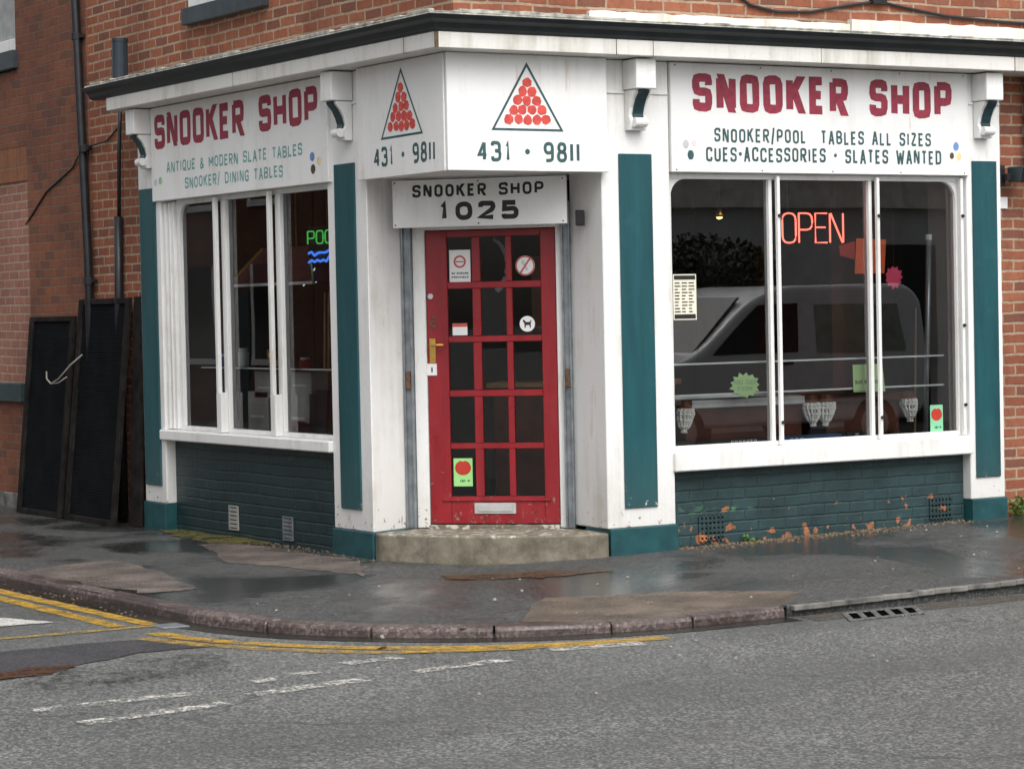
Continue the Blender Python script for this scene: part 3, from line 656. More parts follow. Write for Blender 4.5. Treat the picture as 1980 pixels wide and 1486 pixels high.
# lip of lichen-covered lead and sloping lead roof
rng = random.Random(3)
m = path_sweep(MB(), [(-.098, 3.394), (.302, 3.394), (.296, 3.404), (-.098, 3.43)], 5.02, 9.0, .3); obj('lead_roof', m, M['lead'], co)
m = MB(); y = 5.0
while y > -.25:
    L = rng.uniform(.05, .22); h = rng.uniform(.006, .022); m.box(LF, y-L, y, .26, .30, 3.402, 3.404+h); y -= L
x = -.29
while x < 6: L = rng.uniform(.05, .3); h = rng.uniform(.004, .016); m.box(RF, x, x+L, .26, .30, 3.402, 3.404+h); x += L
obj('lichen_lip', m, M['lead'], co, bev=.003)
def flashing(x0, x1, z0, z1, mat, th=.03):
    m = MB(); n = max(2, int((x1-x0)/.08)); top = []; bot = []
    for k in range(n+1):
        x = x0+(x1-x0)*k/n; top.append((x, z1+rng.uniform(-.006, .006))); bot.append((x, z0+rng.uniform(-.005, .005)))
    ring = top+bot[::-1]
    m.prism([(x, .1, z) for x, z in ring], [(x, .1-th, z) for x, z in ring]); return obj('flashing', m, mat, co)
flashing(.13, 1.09, 3.415, 3.448+.03, M['lead']); flashing(1.095, 3.24, 3.405, 3.508, M['flash'], .035); flashing(3.245, 4.83, 3.425, 3.538, M['flash'], .05)
m = MB(); n = 30
top = [(5.6-5.5*k/n, 3.44+rng.uniform(-.006, .008)) for k in range(n+1)]; ring = top+[(5.6-5.5*k/n, 3.405) for k in range(n, -1, -1)]
m.prism([(.1, y, z) for y, z in ring], [(.08, y, z) for y, z in ring]); obj('flashing', m, M['lead'], co)
# fascia backing behind the sign boards
m = MB(); m.box(RF, 1.66, 4.21, -.28, -.05, 2.47, 3.19); obj('fascia_board', m, M['white'], B)
m = MB(); m.box(LF, 1.66, 4.395, -.28, -.05, 2.48, 3.19); obj('fascia_board', m, M['white'], B)
# lobby soffit over the cut corner (also boxes in the corner boards)
m = MB(); m.prism([(x, y, 2.475) for x, y in ((-.035, -.035), (1.118, -.035), (1.6, 1.0), (1.0, 1.6), (-.035, 1.085))], [(x, y, 3.19) for x, y in ((-.035, -.035), (1.118, -.035), (1.6, 1.0), (1.0, 1.6), (-.035, 1.085))])
obj('lobby_soffit', m, M['white'], B)

# --- display windows
def display_window(F, u0, u1, z0, z1, mull, mw, o_gl, right):
    m = MB(); fw = .045
    m.box(F, u0, u0+fw, o_gl-.03, o_gl+.03, z0, z1); m.box(F, u1-fw, u1, o_gl-.03, o_gl+.03, z0, z1)
    m.box(F, u0+fw, u1-fw, o_gl-.03, o_gl+.03, z0, z0+.03); m.box(F, u0+fw, u1-fw, o_gl-.03, o_gl+.03, z1-.035, z1)
    # rounded head brackets
    for ua, sg in ((u0+fw, 1), (u1-fw, -1)):
        rr = .12; ctr = (ua+sg*rr, z1-.035-rr); pts = [(ua, z1-.035), (ctr[0], z1-.035)]+[(ctr[0]-sg*rr*math.sin(R_(a)), ctr[1]+rr*math.cos(R_(a))) for a in range(15, 91, 15)]
        m.prism([F(u, o_gl-.025, z) for u, z in pts], [F(u, o_gl+.025, z) for u, z in pts])
    wnd = obj('display_window', m, M['white'], B, bev=.004)
    for c in mull: obj('mullion', MB().box(F, c-mw/2, c+mw/2, o_gl-.03, o_gl+.03, z0+.03, z1-.035), M['white'], wnd, bev=.004)
    edges = [u0+fw]+[q for c in sorted(mull) for q in (c-mw/2, c+mw/2)]+[u1-fw]
    m = MB()
    for a, b in (zip(edges[::2], edges[1::2]) if right else [(b, a) for a, b in zip(edges[::2], edges[1::2])]): m.poly([F(a, o_gl, z0+.03), F(b, o_gl, z0+.03), F(b, o_gl, z1-.035), F(a, o_gl, z1-.035)])
    obj('pane', m, M['glass' if right else 'glass_left'], wnd, recalc=False)
    return wnd
WR = display_window(RF, 1.657, 4.205, .645, 2.468, (2.52, 3.385), .028, -.085, True)
WL = display_window(LF, 1.655, 4.255, .735, 2.478, (2.55, 3.44), .075, -.10, False)
# right: vertical security bars with bolts, jamb, sill
def bar(F, u, z0, z1, o, w, d, par, bolts):
    m = MB().box(F, u-w/2, u+w/2, o-d, o, z0, z1); b_ = obj('security_bar', m, M['white'], par, bev=.003)
    return b_
for u in (2.552, 3.415, 4.175): bar(RF, u, .648, 2.455, -.005, .025, .028, WR, 1)
for u in (2.552, 3.415, 4.175):
    for z in ((.80, 2.19) if u < 4 else (.86, 1.42, 2.19)):
        obj('bolt', MB().cyl(RF(u, -.006, z), RF(u, .008, z), .012, 8), M['ink'], WR)
m = MB(); m.box(RF, 1.64, 4.213, -.13, .035, .512, .6435); obj('sill', m, M['white'], WR, bev=.008)
# left: bars, broad jamb mouldings, sill
for u in (2.585, 3.475): bar(LF, u, 1.03, 2.465, -.012, .04, .03, WL, 0)
for u in (2.575, 3.465): obj('mullion_foot', MB().box(LF, u-.045, u+.035, -.0695, -.012, .737, 1.03), M['white'], WL, bev=.004)
m = MB()
m.box(LF, 4.262, 4.393, -.10, -.045, .737, 2.47); m.box(LF, 4.30, 4.325, -.045, -.03, .74, 2.46); m.box(LF, 4.352, 4.385, -.045, -.02, .74, 2.46)
obj('jamb', m, M['white'], WL, bev=.004)
m = MB(); m.box(LF, 1.652, 4.45, -.13, .03, .655, .7335); obj('sill', m, M['white'], WL, bev=.008)
# stall risers with air vents
m = MB(); m.box(RF, 1.67, 4.212, -.3, -.08, -.1, .5105); RR_ = obj('stall_riser', m, M['riser'], B)
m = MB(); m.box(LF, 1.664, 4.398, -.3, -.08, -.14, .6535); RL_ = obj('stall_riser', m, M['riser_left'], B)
def vent(F, u0, u1, z0, z1, par, nx, nz, mat, slit=False):
    m = MB(); o0, o1 = -.079, -.068; du = (u1-u0)/nx; dz = (z1-z0)/nz
    if slit:
        m.box(F, u0, u0+.02, o0, o1, z0, z1); m.box(F, u1-.02, u1, o0, o1, z0, z1)
        for k in range(nz+1): m.box(F, u0+.02, u1-.02, o0, o1+.004, z0+k*dz-.011 if k else z0, min(z1, z0+k*dz+.011))
    else:
        for k in range(nx+1): a = u0+k*du; m.box(F, a-.009, a+.009, o0, o1, z0, z1)
        for j in range(nz+1):
            zz = z0+j*dz
            for k in range(nx): m.box(F, u0+k*du+.009, u0+(k+1)*du-.009, o0, o1-.001, zz-.01, zz+.01)
    v = obj('air_vent', m, mat, par, bev=.002)
    m2 = MB(); m2.poly([F(u0, -.0785, z0), F(u1, -.0785, z0), F(u1, -.0785, z1), F(u0, -.0785, z1)]); v2 = obj('vent_shade_sheet', m2, M['hole_shade'], par)  # black sheet on the solid riser, painted shade for the vent holes
vent(RF, 1.90, 2.10, .035, .20, RR_, 6, 5, M['riser']); vent(RF, 3.90, 4.09, .062, .212, RR_, 6, 4, M['riser'])
vent(LF, 3.30, 3.46, .02, .20, RL_, 1, 6, M['grey_panel'], True); vent(LF, 2.42, 2.58, .0, .17, RL_, 1, 6, M['metal'], True)

# --- door, frame, shutter guides
m = MB()
m.box(DF, -.57, -.486, -.07, .0, .15, 2.46); m.box(DF, .408, .452, -.07, .0, .15, 2.46); m.box(DF, -.486, .408, -.07, .0, 2.135, 2.46)
df = obj('door_frame', m, M['white'], B, bev=.004)
m = MB().box(DF, -.486, .408, -.09, .03, .135, .170); obj('threshold', m, M['concrete'], df, bev=.004)
for a, b_ in ((-.635, -.572), (.454, .513)):
    m = MB(); m.box(DF, a, b_, -.02, .022, .15, 2.3); m.box(DF, a, a+.012, .022, .045, .15, 2.3); m.box(DF, b_-.012, b_, .022, .045, .15, 2.3)
    sg = obj('shutter_guide', m, M['metal'], B, bev=.002)
    c = (a+b_)/2; m = MB().box(DF, c-.016, c+.016, .0225, .05, 1.08, 1.20); obj('lock', m, M['lock'], sg, bev=.004)
cols = [(-.339, -.168), (-.112, .062), (.104, .301)]; rows = [(.358, .675), (.713, 1.023), (1.066, 1.385), (1.426, 1.742), (1.787, 2.085)]
m = MB(); S0, S1 = -.482, .404; o0, o1 = -.06, -.018
m.box(DF, S0, cols[0][0], o0, o1, .176, 2.13); m.box(DF, cols[2][1], S1, o0, o1, .176, 2.13)
zs = [.176]+[q for rr in rows for q in rr]+[2.13]
for a, b_ in zip(zs[::2], zs[1::2]): m.box(DF, cols[0][0], cols[2][1], o0, o1-(0 if a < .2 or b_ > 2.1 else .003), a, b_)
for za, zb in rows:
    for ca, cb in ((cols[0][1], cols[1][0]), (cols[1][1], cols[2][0])): m.box(DF, ca, cb, o0, o1-.003, za, zb)
m.box(DF, -.40, .34, o1, o1+.012, .326, .343)   # weather bead above the letter plate
door = obj('door', m, M['red'], B, bev=.004)
m = MB()
for za, zb in rows:
    for ca, cb in cols:
        ta, tb = random.uniform(-.0012, .0012), random.uniform(-.0012, .0012)
        m.poly([DF(ca, -.04+ta+tb, za), DF(cb, -.04-ta+tb, za), DF(cb, -.04-ta-tb, zb), DF(ca, -.04+ta-tb, zb)])
obj('glazing', m, M['door_glass'], door, recalc=False)
m = MB(); m.box(DF, -.18, .104, -.0175, -.008, .243, .316); m.box(DF, -.155, .082, -.008, -.002, .258, .302); obj('letterbox', m, M['letterplate'], door, bev=.003)
m = MB(); m.box(DF, -.466, -.424, -.0178, -.006, 1.25, 1.415); m.cyl(DF(-.445, -.006, 1.373), DF(-.445, .04, 1.373), .011, 10); m.tube([DF(-.445, .04, 1.373), DF(-.40, .045, 1.372), DF(-.358, .035, 1.37)], .009, 8); m.cyl(DF(-.445, -.006, 1.29), DF(-.445, .0, 1.29), .012, 10)
obj('handle', m, M['brass'], door, bev=.002)
m = MB(); m.lathe((0, 0, 0), [(.018, 0), (.018, .01)], 12); m = MB().cyl(DF(-.452, -.0175, 1.695), DF(-.452, -.004, 1.695), .019, 14); obj('cylinder_lock', m, M['letterplate'], door)
m = MB().box(DF, -.49, -.42, -.0172, -.012, 1.168, 1.247); lk = obj('notice_plate', m, M['paper'], door); m = MB(); quad(m, TD(0, -.0118), -.458, -.448, 1.19, 1.222, .0004); obj('keyhole_mark', m, M['ink'], door)
m = MB()
for i, z in enumerate((1.555, 1.525, 1.495)): m.box(DF, -.455+.006*(i % 2), -.42, -.0175, -.013, z-.008, z+.008)
m.box(DF, -.458, -.45, -.0175, -.013, 1.48, 1.54); obj('brass_numerals', m, M['lock'], door)
# --- doorstep
m = MB(); fr = [(0, 1.085), (-.015, 1.0), (.16, .66), (.40, .37), (.68, .14), (1.0, -.02), (1.118, -.012)]; front = [tuple(Vector(p)) for p in rounded([fr[0]]+[(*p, 1) for p in fr[1:-1]]+[fr[-1]], False, .2, 4)]
plan = front+[(1.16, .45), (.36, 1.25)]
m.prism([(x, y, -.15) for x, y in plan], [(x, y, .146) for x, y in plan]); obj('doorstep', m, M['concrete'], B, bev=.014, segs=3)
m = MB().box(DF, .60, .65, .245, .28, 2.13, 2.235)
# --- interior
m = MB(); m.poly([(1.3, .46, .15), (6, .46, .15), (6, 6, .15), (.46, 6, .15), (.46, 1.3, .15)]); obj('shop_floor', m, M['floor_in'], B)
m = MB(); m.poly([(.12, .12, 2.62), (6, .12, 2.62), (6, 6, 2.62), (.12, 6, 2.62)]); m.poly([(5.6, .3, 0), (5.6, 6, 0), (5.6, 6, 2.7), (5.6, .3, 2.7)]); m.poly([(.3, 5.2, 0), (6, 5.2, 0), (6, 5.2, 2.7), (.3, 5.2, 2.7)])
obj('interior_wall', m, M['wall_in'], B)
m = MB(); m.box(RF, 1.7, 4.20, -.32, -.13, .585, .635); obj('display_deck', m, M['grey_panel'], B)
m = MB(); m.box(LF, 1.7, 4.30, -.60, -.14, .66, .725); obj('display_deck', m, M['grey_panel'], B)
m = MB(); m.box(RF, 4.165, 4.20, -.36, -.115, .637, 2.60); obj('side_panel', m, M['grey_panel'], B)
m = MB(); m.box(LF, 4.215, 4.25, -.42, -.135, .727, 2.60); obj('side_panel', m, M['grey_panel'], B); m = MB().box(LF, 1.66, 1.70, -.42, -.135, .727, 2.60); obj('side_panel', m, M['grey_panel'], B)
for q in ((2.6, 2.66, -1.6, -1.5), (4.3, 4.9, -2.6, -1.5), (3.95, 4.06, -1.3, -1.2)): obj('interior_post', MB().box(RF, *q, .151, 2.6), M['wood'], B)
# downpipe parts of neighbouring things below

# ================================================================== SIGNS
SG = 'painted fascia sign boards'
def sign_board(F, u0, u1, z0, z1, o0, o1, name, label, cat, bev=.004):
    m = MB().box(F, u0, u1, o0, o1, z0, z1); c = F((u0+u1)/2, o0, z0); t = thing(name, label, cat, c)
    obj('board', m, M['sign_white'], t, bev=bev); return t
E1 = .0012
t = sign_board(RF, 1.664, 4.222, 2.472, 3.188, -.0495, .018, 'shop_sign', 'long white sign, SNOOKER SHOP above CUES and SLATES WANTED, over the right window', 'sign')
P = TR(0, .018)
write(t, 'maroon_ink', 'SNOOKER', TR(1.837, .018), .252, .16,   .058, 1.305, .03, 2, .2, .012, 2.872, 'lettering')
write(t, 'maroon_ink', 'SHOP', TR(3.33, .018), .252, .16, .058, .742, .03, 2, .2, .012, 2.868, 'lettering')
write(t, 'teal_ink', 'SNOOKER/POOL  TABLES ALL SIZES', TR(2.008, .018), .092, .062, .015, 1.868, .028, 3, .32, .04, 2.673, 'lettering')
write(t, 'teal_ink', 'CUES.ACCESSORIES . SLATES WANTED', TR(1.938, .018), .096, .062, .016, 2.03, .028, 3, .3, .04, 2.546, 'lettering')
for s, z, rs, mm in ((1.776, 2.655, .025, 'd_grey'), (1.842, 2.662, .022, 'd_pink'), (1.815, 2.585, .027, 'teal_ink'), (4.105, 2.675, .026, 'd_blue'), (4.066, 2.61, .02, 'd_brown'), (4.128, 2.607, .025, 'd_yel')):
    m = MB(); disc(m, P, s, z, rs, rs*1.2, E1, 12, .06); obj('ball_dot', m, M[mm], t, recalc=False)
for s in (1.70, 2.4, 3.0, 3.6, 4.18):
    for z in (2.488, 3.17): obj('screw', disc(MB(), P, s, z, .006, .006, .0008, 8), M['lock'], t, recalc=False)
t = sign_board(LF, 1.575, 4.472, 2.477, 3.188, -.0495, .03, 'shop_sign', 'long white sign, SNOOKER SHOP above ANTIQUE and MODERN SLATE TABLES, over the left window', 'sign')
P = lambda s, z, e=0: LF(s, .03+e, z)
write(t, 'maroon_ink', 'SNOOKER', TL(4.40, .03), .258, .16, .058, 1.56, .03, 2, .2, .012, 2.873, 'lettering')
write(t, 'maroon_ink', 'SHOP', TL(2.60, .03), .254, .16, .058, .895, .03, 2, .2, .012, 2.880, 'lettering')
write(t, 'green_ink', 'ANTIQUE & MODERN SLATE TABLES', TL(4.19, .03), .082, .062, .014, 2.245, .026, 3, .3, .04, 2.68, 'lettering')
write(t, 'green_ink', 'SNOOKER/ DINING TABLES', TL(3.865, .03), .082, .062, .014, 1.62, .026, 3, .3, .04, 2.548, 'lettering')
for px, z, rs, mm in ((1.80, 2.66, .035, 'd_blue'), (1.70, 2.625, .033, 'd_yel'), (1.79, 2.575, .036, 'd_brown'), (4.40, 2.62, .03, 'd_grey'), (4.31, 2.63, .034, 'd_green')):
    m = MB(); disc(m, P, px, z, rs, rs*.9, E1, 12, .06); obj('ball_dot', m, M[mm], t, recalc=False)
def tri_mark(t, Pf, top, bl, br, ink):
    m = MB(); pts = [Vector(bl), Vector(br), Vector(top)]; L, Rr = stroke2d(pts, .017, True); 
    m.add([Pf(p.x, p.y, E1) for p in L]+[Pf(p.x, p.y, E1) for p in Rr], [(i, (i+1) % 3, 3+(i+1) % 3, 3+i) for i in range(3)]); obj('triangle_outline', m, M[ink], t, recalc=False)
    m = MB(); w = br[0]-bl[0]; h = top[1]-bl[1]; cx = (bl[0]+br[0])/2; k = 0
    for row in range(5):
        z = bl[1]+h*(.16+.142*(4-row))
        for j in range(row+1):
            s = cx+(j-row/2)*w*.138; disc(m, Pf, s+random.uniform(-.004, .004), z+random.uniform(-.004, .004), w*random.uniform(.062, .073), h*random.uniform(.073, .084), E1+.0003*(k % 7), 16, .1); k += 1
    obj('ball_pattern', m, M['ball'], t, recalc=False)
t = sign_board(RF, -.053, 1.135, 2.462, 3.192, .036, .06, 'corner_sign', 'white corner board with ball triangle and phone number, facing right of the corner edge', 'sign')
Pr = TR(0, .06); tri_mark(t, Pr, (.53, 3.13), (.275, 2.722), (.785, 2.722), 'teal_ink')
write(t, 'teal_ink', '431 . 98||', TR(.158, .06), .128, .085, .022, .76, .05, 5, .3, 0, 2.52, 'lettering')
t = sign_board(LF, -.028, 1.10, 2.460, 3.190, .036, .06, 'corner_sign', 'white corner board with ball triangle and phone number, facing left of the corner edge', 'sign')
Pl = TL(0, .06); tri_mark(t, Pl, (-.50, 3.13), (-.765, 2.71), (-.245, 2.716), 'teal_ink')
write(t, 'teal_ink', '431 . 98||', TL(.875, .06), .128, .085, .022, .79, .05, 5, .3, 0, 2.53, 'lettering')
# number sign hanging across the cut corner
oN = (DC-1.25)*Q2
m = MB().box(DF, -.632, .538, oN-.03, oN, 2.147, 2.459); t = thing('number_sign', 'white board reading SNOOKER SHOP 1025 in black above the red door', 'sign', DF(-.05, oN, 2.147)); obj('board', m, M['sign_white'], t, bev=.003)
write(t, 'ink', 'SNOOKER', TD(-.495, oN), .082, .06, .017, .5, .03, 3, .3, 0, 2.344)
write(t, 'ink', 'SHOP', TD(.09, oN), .082, .06, .017, .3, .03, 3, .3, 0, 2.344)
write(t, 'ink', '1025', TD(-.32, oN), .122, .11, .032, .54, .05, 5, .34, 0, 2.187)
for s in (-.615, -.05, .515):
    for z in (2.165, 2.442): obj('screw', disc(MB(), TD(0, oN), s, z, .006, .006, .001, 8), M['lock'], t, recalc=False)
m = MB(); m.box(DF, .595, .648, .18, .235, 2.13, 2.232); o = obj('alarm_sensor', m, M['black'], bev=.005); tag(o, 'small black box high on the white wall right of the number sign', 'sensor')
# ================================================================== STICKERS AND NOTICES
Pd = TD(0, -.0385)
t = thing('no_smoking_notice', 'white portrait notice with red no smoking ring on upper left door pane', 'notice', Pd(-.25, 1.78))
m = MB(); quad(m, Pd, -.325, -.18, 1.778, 2.0, 0); obj('paper', m, M['paper'], t, recalc=False)
m = MB(); ring2(m, Pd, -.253, 1.922, .030, .042, .001); quad(m, Pd, -.28, -.226, 1.918, 1.926, .0013); obj('ring', m, M['redring'], t, recalc=False)
write(t, 'teal_ink', 'NO SMOKING', TD(-.31, -.0385), .014, .012, .0035, .115, .004, 2, .3, 0, 1.838)
write(t, 'teal_ink', 'PREMISES', TD(-.31, -.0385), .014, .012, .0035, .115, .004, 2, .3, 0, 1.812)
t = thing('round_sticker', 'round white sticker crossed by a red bar on upper right door pane', 'sticker', Pd(.19, 1.82))
m = MB(); disc(m, Pd, .193, 1.885, .066, .066, 0, 24); obj('paper', m, M['paper'], t, recalc=False)
m = MB(); ring2(m, Pd, .193, 1.885, .056, .065, .001); m.poly([Pd(.152, 1.836, .0013), Pd(.162, 1.828, .0013), Pd(.235, 1.934, .0013), Pd(.225, 1.94, .0013)]); obj('ring', m, M['redring'], t, recalc=False)
m = MB(); m.poly([Pd(.165, 1.91, .0008), Pd(.18, 1.925, .0008), Pd(.215, 1.86, .0008), Pd(.2, 1.85, .0008)]); obj('symbol', m, M['d_grey'], t, recalc=False)
t = thing('dog_sticker', 'round white sticker with black dog on the right door pane', 'sticker', Pd(.2, 1.44))
m = MB(); disc(m, Pd, .2, 1.5, .052, .052, 0, 24); obj('paper', m, M['paper'], t, recalc=False)
m = MB(); dog = [(-.03, .022), (-.022, .03), (-.015, .02), (-.008, .012), (.016, .013), (.026, .026), (.03, .022), (.024, .008), (.024, -.026), (.017, -.026), (.015, -.008), (-.008, -.008), (-.012, -.026), (-.019, -.026), (-.019, .004), (-.027, .012)]
m.poly([Pd(.2+a, 1.5+b_, .001) for a, b_ in dog]); obj('dog_symbol', m, M['ink'], t, recalc=False)
t = thing('door_card', 'small white card with red heading in second row of the door', 'card', Pd(-.26, 1.43))
m = MB(); quad(m, Pd, -.312, -.21, 1.432, 1.488, 0); obj('paper', m, M['paper'], t, recalc=False); m = MB(); quad(m, Pd, -.312, -.21, 1.488, 1.512, 0.0002); obj('heading', m, M['redring'], t, recalc=False)
def apple_sticker(Pf, s0, s1, z0, z1, mat, label):
    t = thing('fruit_sticker', label, 'sticker', Pf((s0+s1)/2, z0)); w = s1-s0; h = z1-z0; c = (s0+s1)/2
    m = MB(); quad(m, Pf, s0, s1, z0, z1, 0); obj('paper', m, M[mat], t, recalc=False)
    pts = []
    for k in range(20):
        q = 2*math.pi*k/20; rr = w*.40*(1+.07*math.cos(2*q)-(.16 if k == 5 else 0)); pts.append(Pf(c+rr*math.cos(q), z0+h*.66+rr*1.02*math.sin(q), .001))
    m = MB(); m.poly(pts); obj('fruit_symbol', m, M['red_s'], t, recalc=False)
    write(t, 'ink', 'EAT IT', (lambda s, z, e=0: Pf(s, z, e)) if False else (lambda s, z, e=0: Pf(s0+w*.35+s, z, e)), h*.09, h*.07, h*.03, w*.5, h*.03, 2, .3, 0, z0+h*.15, 'lettering')
apple_sticker(Pd, -.325, -.195, .425, .612, 'lime_s', 'lime green sticker with red fruit on the bottom left door pane')
apple_sticker(TR(0, -.0835), 3.918, 4.035, .668, .864, 'mint_s', 'green sticker with red fruit low in the corner of the right window')
Pw = TR(0, -.0835)
t = thing('opening_hours_notice', 'cream printed notice with black bands at left of the right window', 'notice', Pw(1.82, 1.5))
m = MB(); quad(m, Pw, 1.725, 1.913, 1.505, 1.806, 0); obj('paper', m, M['cream'], t, recalc=False)
m = MB(); quad(m, Pw, 1.733, 1.905, 1.77, 1.798, .001); quad(m, Pw, 1.733, 1.905, 1.512, 1.542, .001)
rn = random.Random(5)
for k in range(10):
    z = 1.752-k*.021
    for a in (1.738, 1.795, 1.85): quad(m, Pw, a, a+rn.uniform(.025, .048), z-.008, z, .001)
obj('printing', m, M['ink'], t, recalc=False)

t = thing('shop_counter', 'dim wooden counter seen through the middle panes of the red door', 'counter', DF(0, -1.9, .152))
obj('body', MB().box(DF, -.5, .8, -2.3, -1.9, .152, 1.02), M['wood'], t, bev=.01); obj('counter_top', MB().box(DF, -.54, .84, -2.34, -1.86, 1.021, 1.06), M['cue'], t, bev=.005)
m = MB().lathe(DF(.38, -2.05, 1.061), [(.05, 0), (.10, .02), (.12, .07), (.11, .08)], 16); o = obj('white_bowl', m, M['paper'], smooth=True); tag(o, 'white bowl on the counter seen through the right door pane', 'bowl')
m = MB(); pts = [DF(-.22+.16*math.cos(R_(q)), -.6, 1.90+.20*math.sin(R_(q))) for q in range(-60, 75, 9)]; m.tube(pts, .022, 8, r1=.012); o = obj('pale_crescent', m, M['paper'], smooth=True); tag(o, 'pale curved crescent ornament behind the top middle door pane', 'ornament')
t = thing('poster', 'brown poster on the inner wall seen through the upper door panes', 'poster', DF(.0, -2.6, 1.5)); obj('sheet', MB().box(DF, -.35, .62, -2.62, -2.6, 1.45, 2.0), M['leather'], t); obj('heading', MB().box(DF, -.1, .3, -2.599, -2.597, 1.72, 1.84), M['cream'], t)
# ================================================================== RIGHT WINDOW CONTENTS
t = thing('neon_open_sign', 'red neon tube sign reading OPEN in the right window', 'neon sign', RF(3.05, -.33, 2.01))
m = MB(); text(m, 'OPEN', TR(2.80, -.30), .215, .12, .012, .545, .05, 3, .12, 0, 2.01, mode='tube', tr=.0065); obj('neon_tube', m, M['neon_r'], t, smooth=True)
for u in (2.86, 3.28): obj('hanging_wire', MB().cyl(RF(u, -.31, 2.22), RF(u, -.31, 2.6), .003, 6), M['black'], t)
def shelf(F, u0, u1, o0, o1, z, label):
    t = thing('glass_shelf', label, 'shelf', F((u0+u1)/2, o0, z)); m = MB().box(F, u0, u1, o0, o1-.006, z-.005, z+.005); obj('pane', m, M['shelf_glass'], t)
    m = MB().box(F, u0, u1, o1-.006, o1, z-.006, z+.006); obj('polished_edge', m, M['edge'], t)
shelf(RF, 1.72, 4.155, -.25, -.20, 1.208, 'upper clear glass shelf across the right window'); shelf(RF, 1.72, 4.155, -.25, -.20, 1.0, 'lower clear glass shelf across the right window')
def burst(F, c, z, rx, rz, o, n, mat, name, label):
    pts = []
    rn = random.Random(n)
    for k in range(2*n):
        q = math.pi*k/n; rr = 1 if k % 2 == 0 else .78; rr *= rn.uniform(.92, 1.06); pts.append((c+rx*rr*math.cos(q), z+rz*rr*math.sin(q)))
    t = thing(name, label, 'notice', F(c, o, z-rz)); m = MB(); m.prism([F(u, o, q) for u, q in pts], [F(u, o-.002, q) for u, q in pts]); obj('card', m, M[mat], t)
    return t
t = burst(RF, 2.375, 1.055, .13, .09, -.185, 13, 'lime', 'starburst_card', 'pale green starburst price card on the lower glass shelf')
write(t, 'd_green', 'POOL CUES', TR(2.285, -.1845), .03, .02, .005, .18, .01, 2, .3, 0, 1.06, 'handwriting')
write(t, 'd_green', 'FROM', TR(2.315, -.1845), .03, .02, .005, .12, .01, 2, .3, 0, 1.015, 'handwriting')
t = thing('price_card', 'pale green square card with small writing behind the second window bar', 'notice', RF(3.45, -.185, .965))
m = MB(); m.prism([RF(u, -.185, z) for u, z in ((3.315, .975), (3.60, .97), (3.575, 1.165), (3.31, 1.165))], [RF(u, -.188, z) for u, z in ((3.315, .975), (3.60, .97), (3.575, 1.165), (3.31, 1.165))]); obj('card', m, M['lime'], t)
write(t, 'ink', 'SLATE BED TABLES', TR(3.33, -.1845), .026, .018, .005, .22, .01, 2, .3, 0, 1.03, 'handwriting')
t = thing('orange_poster', 'faded orange poster hanging behind the right window', 'poster', RF(3.63, -.45, 1.80))
m = MB(); m.prism([RF(u, -.45, z) for u, z in ((3.56, 1.80), (3.83, 1.80), (3.85, 2.04), (3.58, 2.05))], [RF(u, -.453, z) for u, z in ((3.56, 1.80), (3.83, 1.80), (3.85, 2.04), (3.58, 2.05))]); obj('card', m, M['orange'], t)
m = MB(); m.prism([RF(u, -.46, z) for u, z in ((3.44, 1.93), (3.57, 1.90), (3.575, 2.03), (3.43, 2.0))], [RF(u, -.463, z) for u, z in ((3.44, 1.93), (3.57, 1.90), (3.575, 2.03), (3.43, 2.0))]); obj('side_flag', m, M['red_s'], t)
m = MB(); m.cyl(RF(3.7, -.451, 2.04), RF(3.7, -.451, 2.6), .002, 5); obj('hanging_wire', m, M['black'], t)
t = burst(RF, 3.90, 1.77, .085, .085, -.43, 11, 'pinkc', 'starburst_card', 'pink starburst card hanging below the orange poster')
m = MB().cyl(RF(3.90, -.431, 1.85), RF(3.90, -.431, 2.6), .002, 5); obj('hanging_wire', m, M['black'], t)
m = MB(); m.tube([RF(4.04, -.28, .64), RF(4.075, -.28, 1.4), RF(4.10, -.28, 2.03)], .020, 12); t = thing('steel_pole', 'pale grey steel pole standing at the right end of the window', 'pole', RF(4.04, -.28, .64)); obj('tube', m, M['steel_tube'], t, smooth=True)
m = MB().cyl(RF(4.10, -.28, 2.03), RF(4.101, -.28, 2.07), .024, 12); obj('cap', m, M['white_plastic'], t)
m = MB(); m.tube([RF(4.12, -.5, .3), RF(4.16, -.5, 1.55)], .011, 8, r1=.006); o = obj('snooker_cue', m, M['cue']); tag(o, 'single wooden cue leaning beside the steel pole', 'cue')
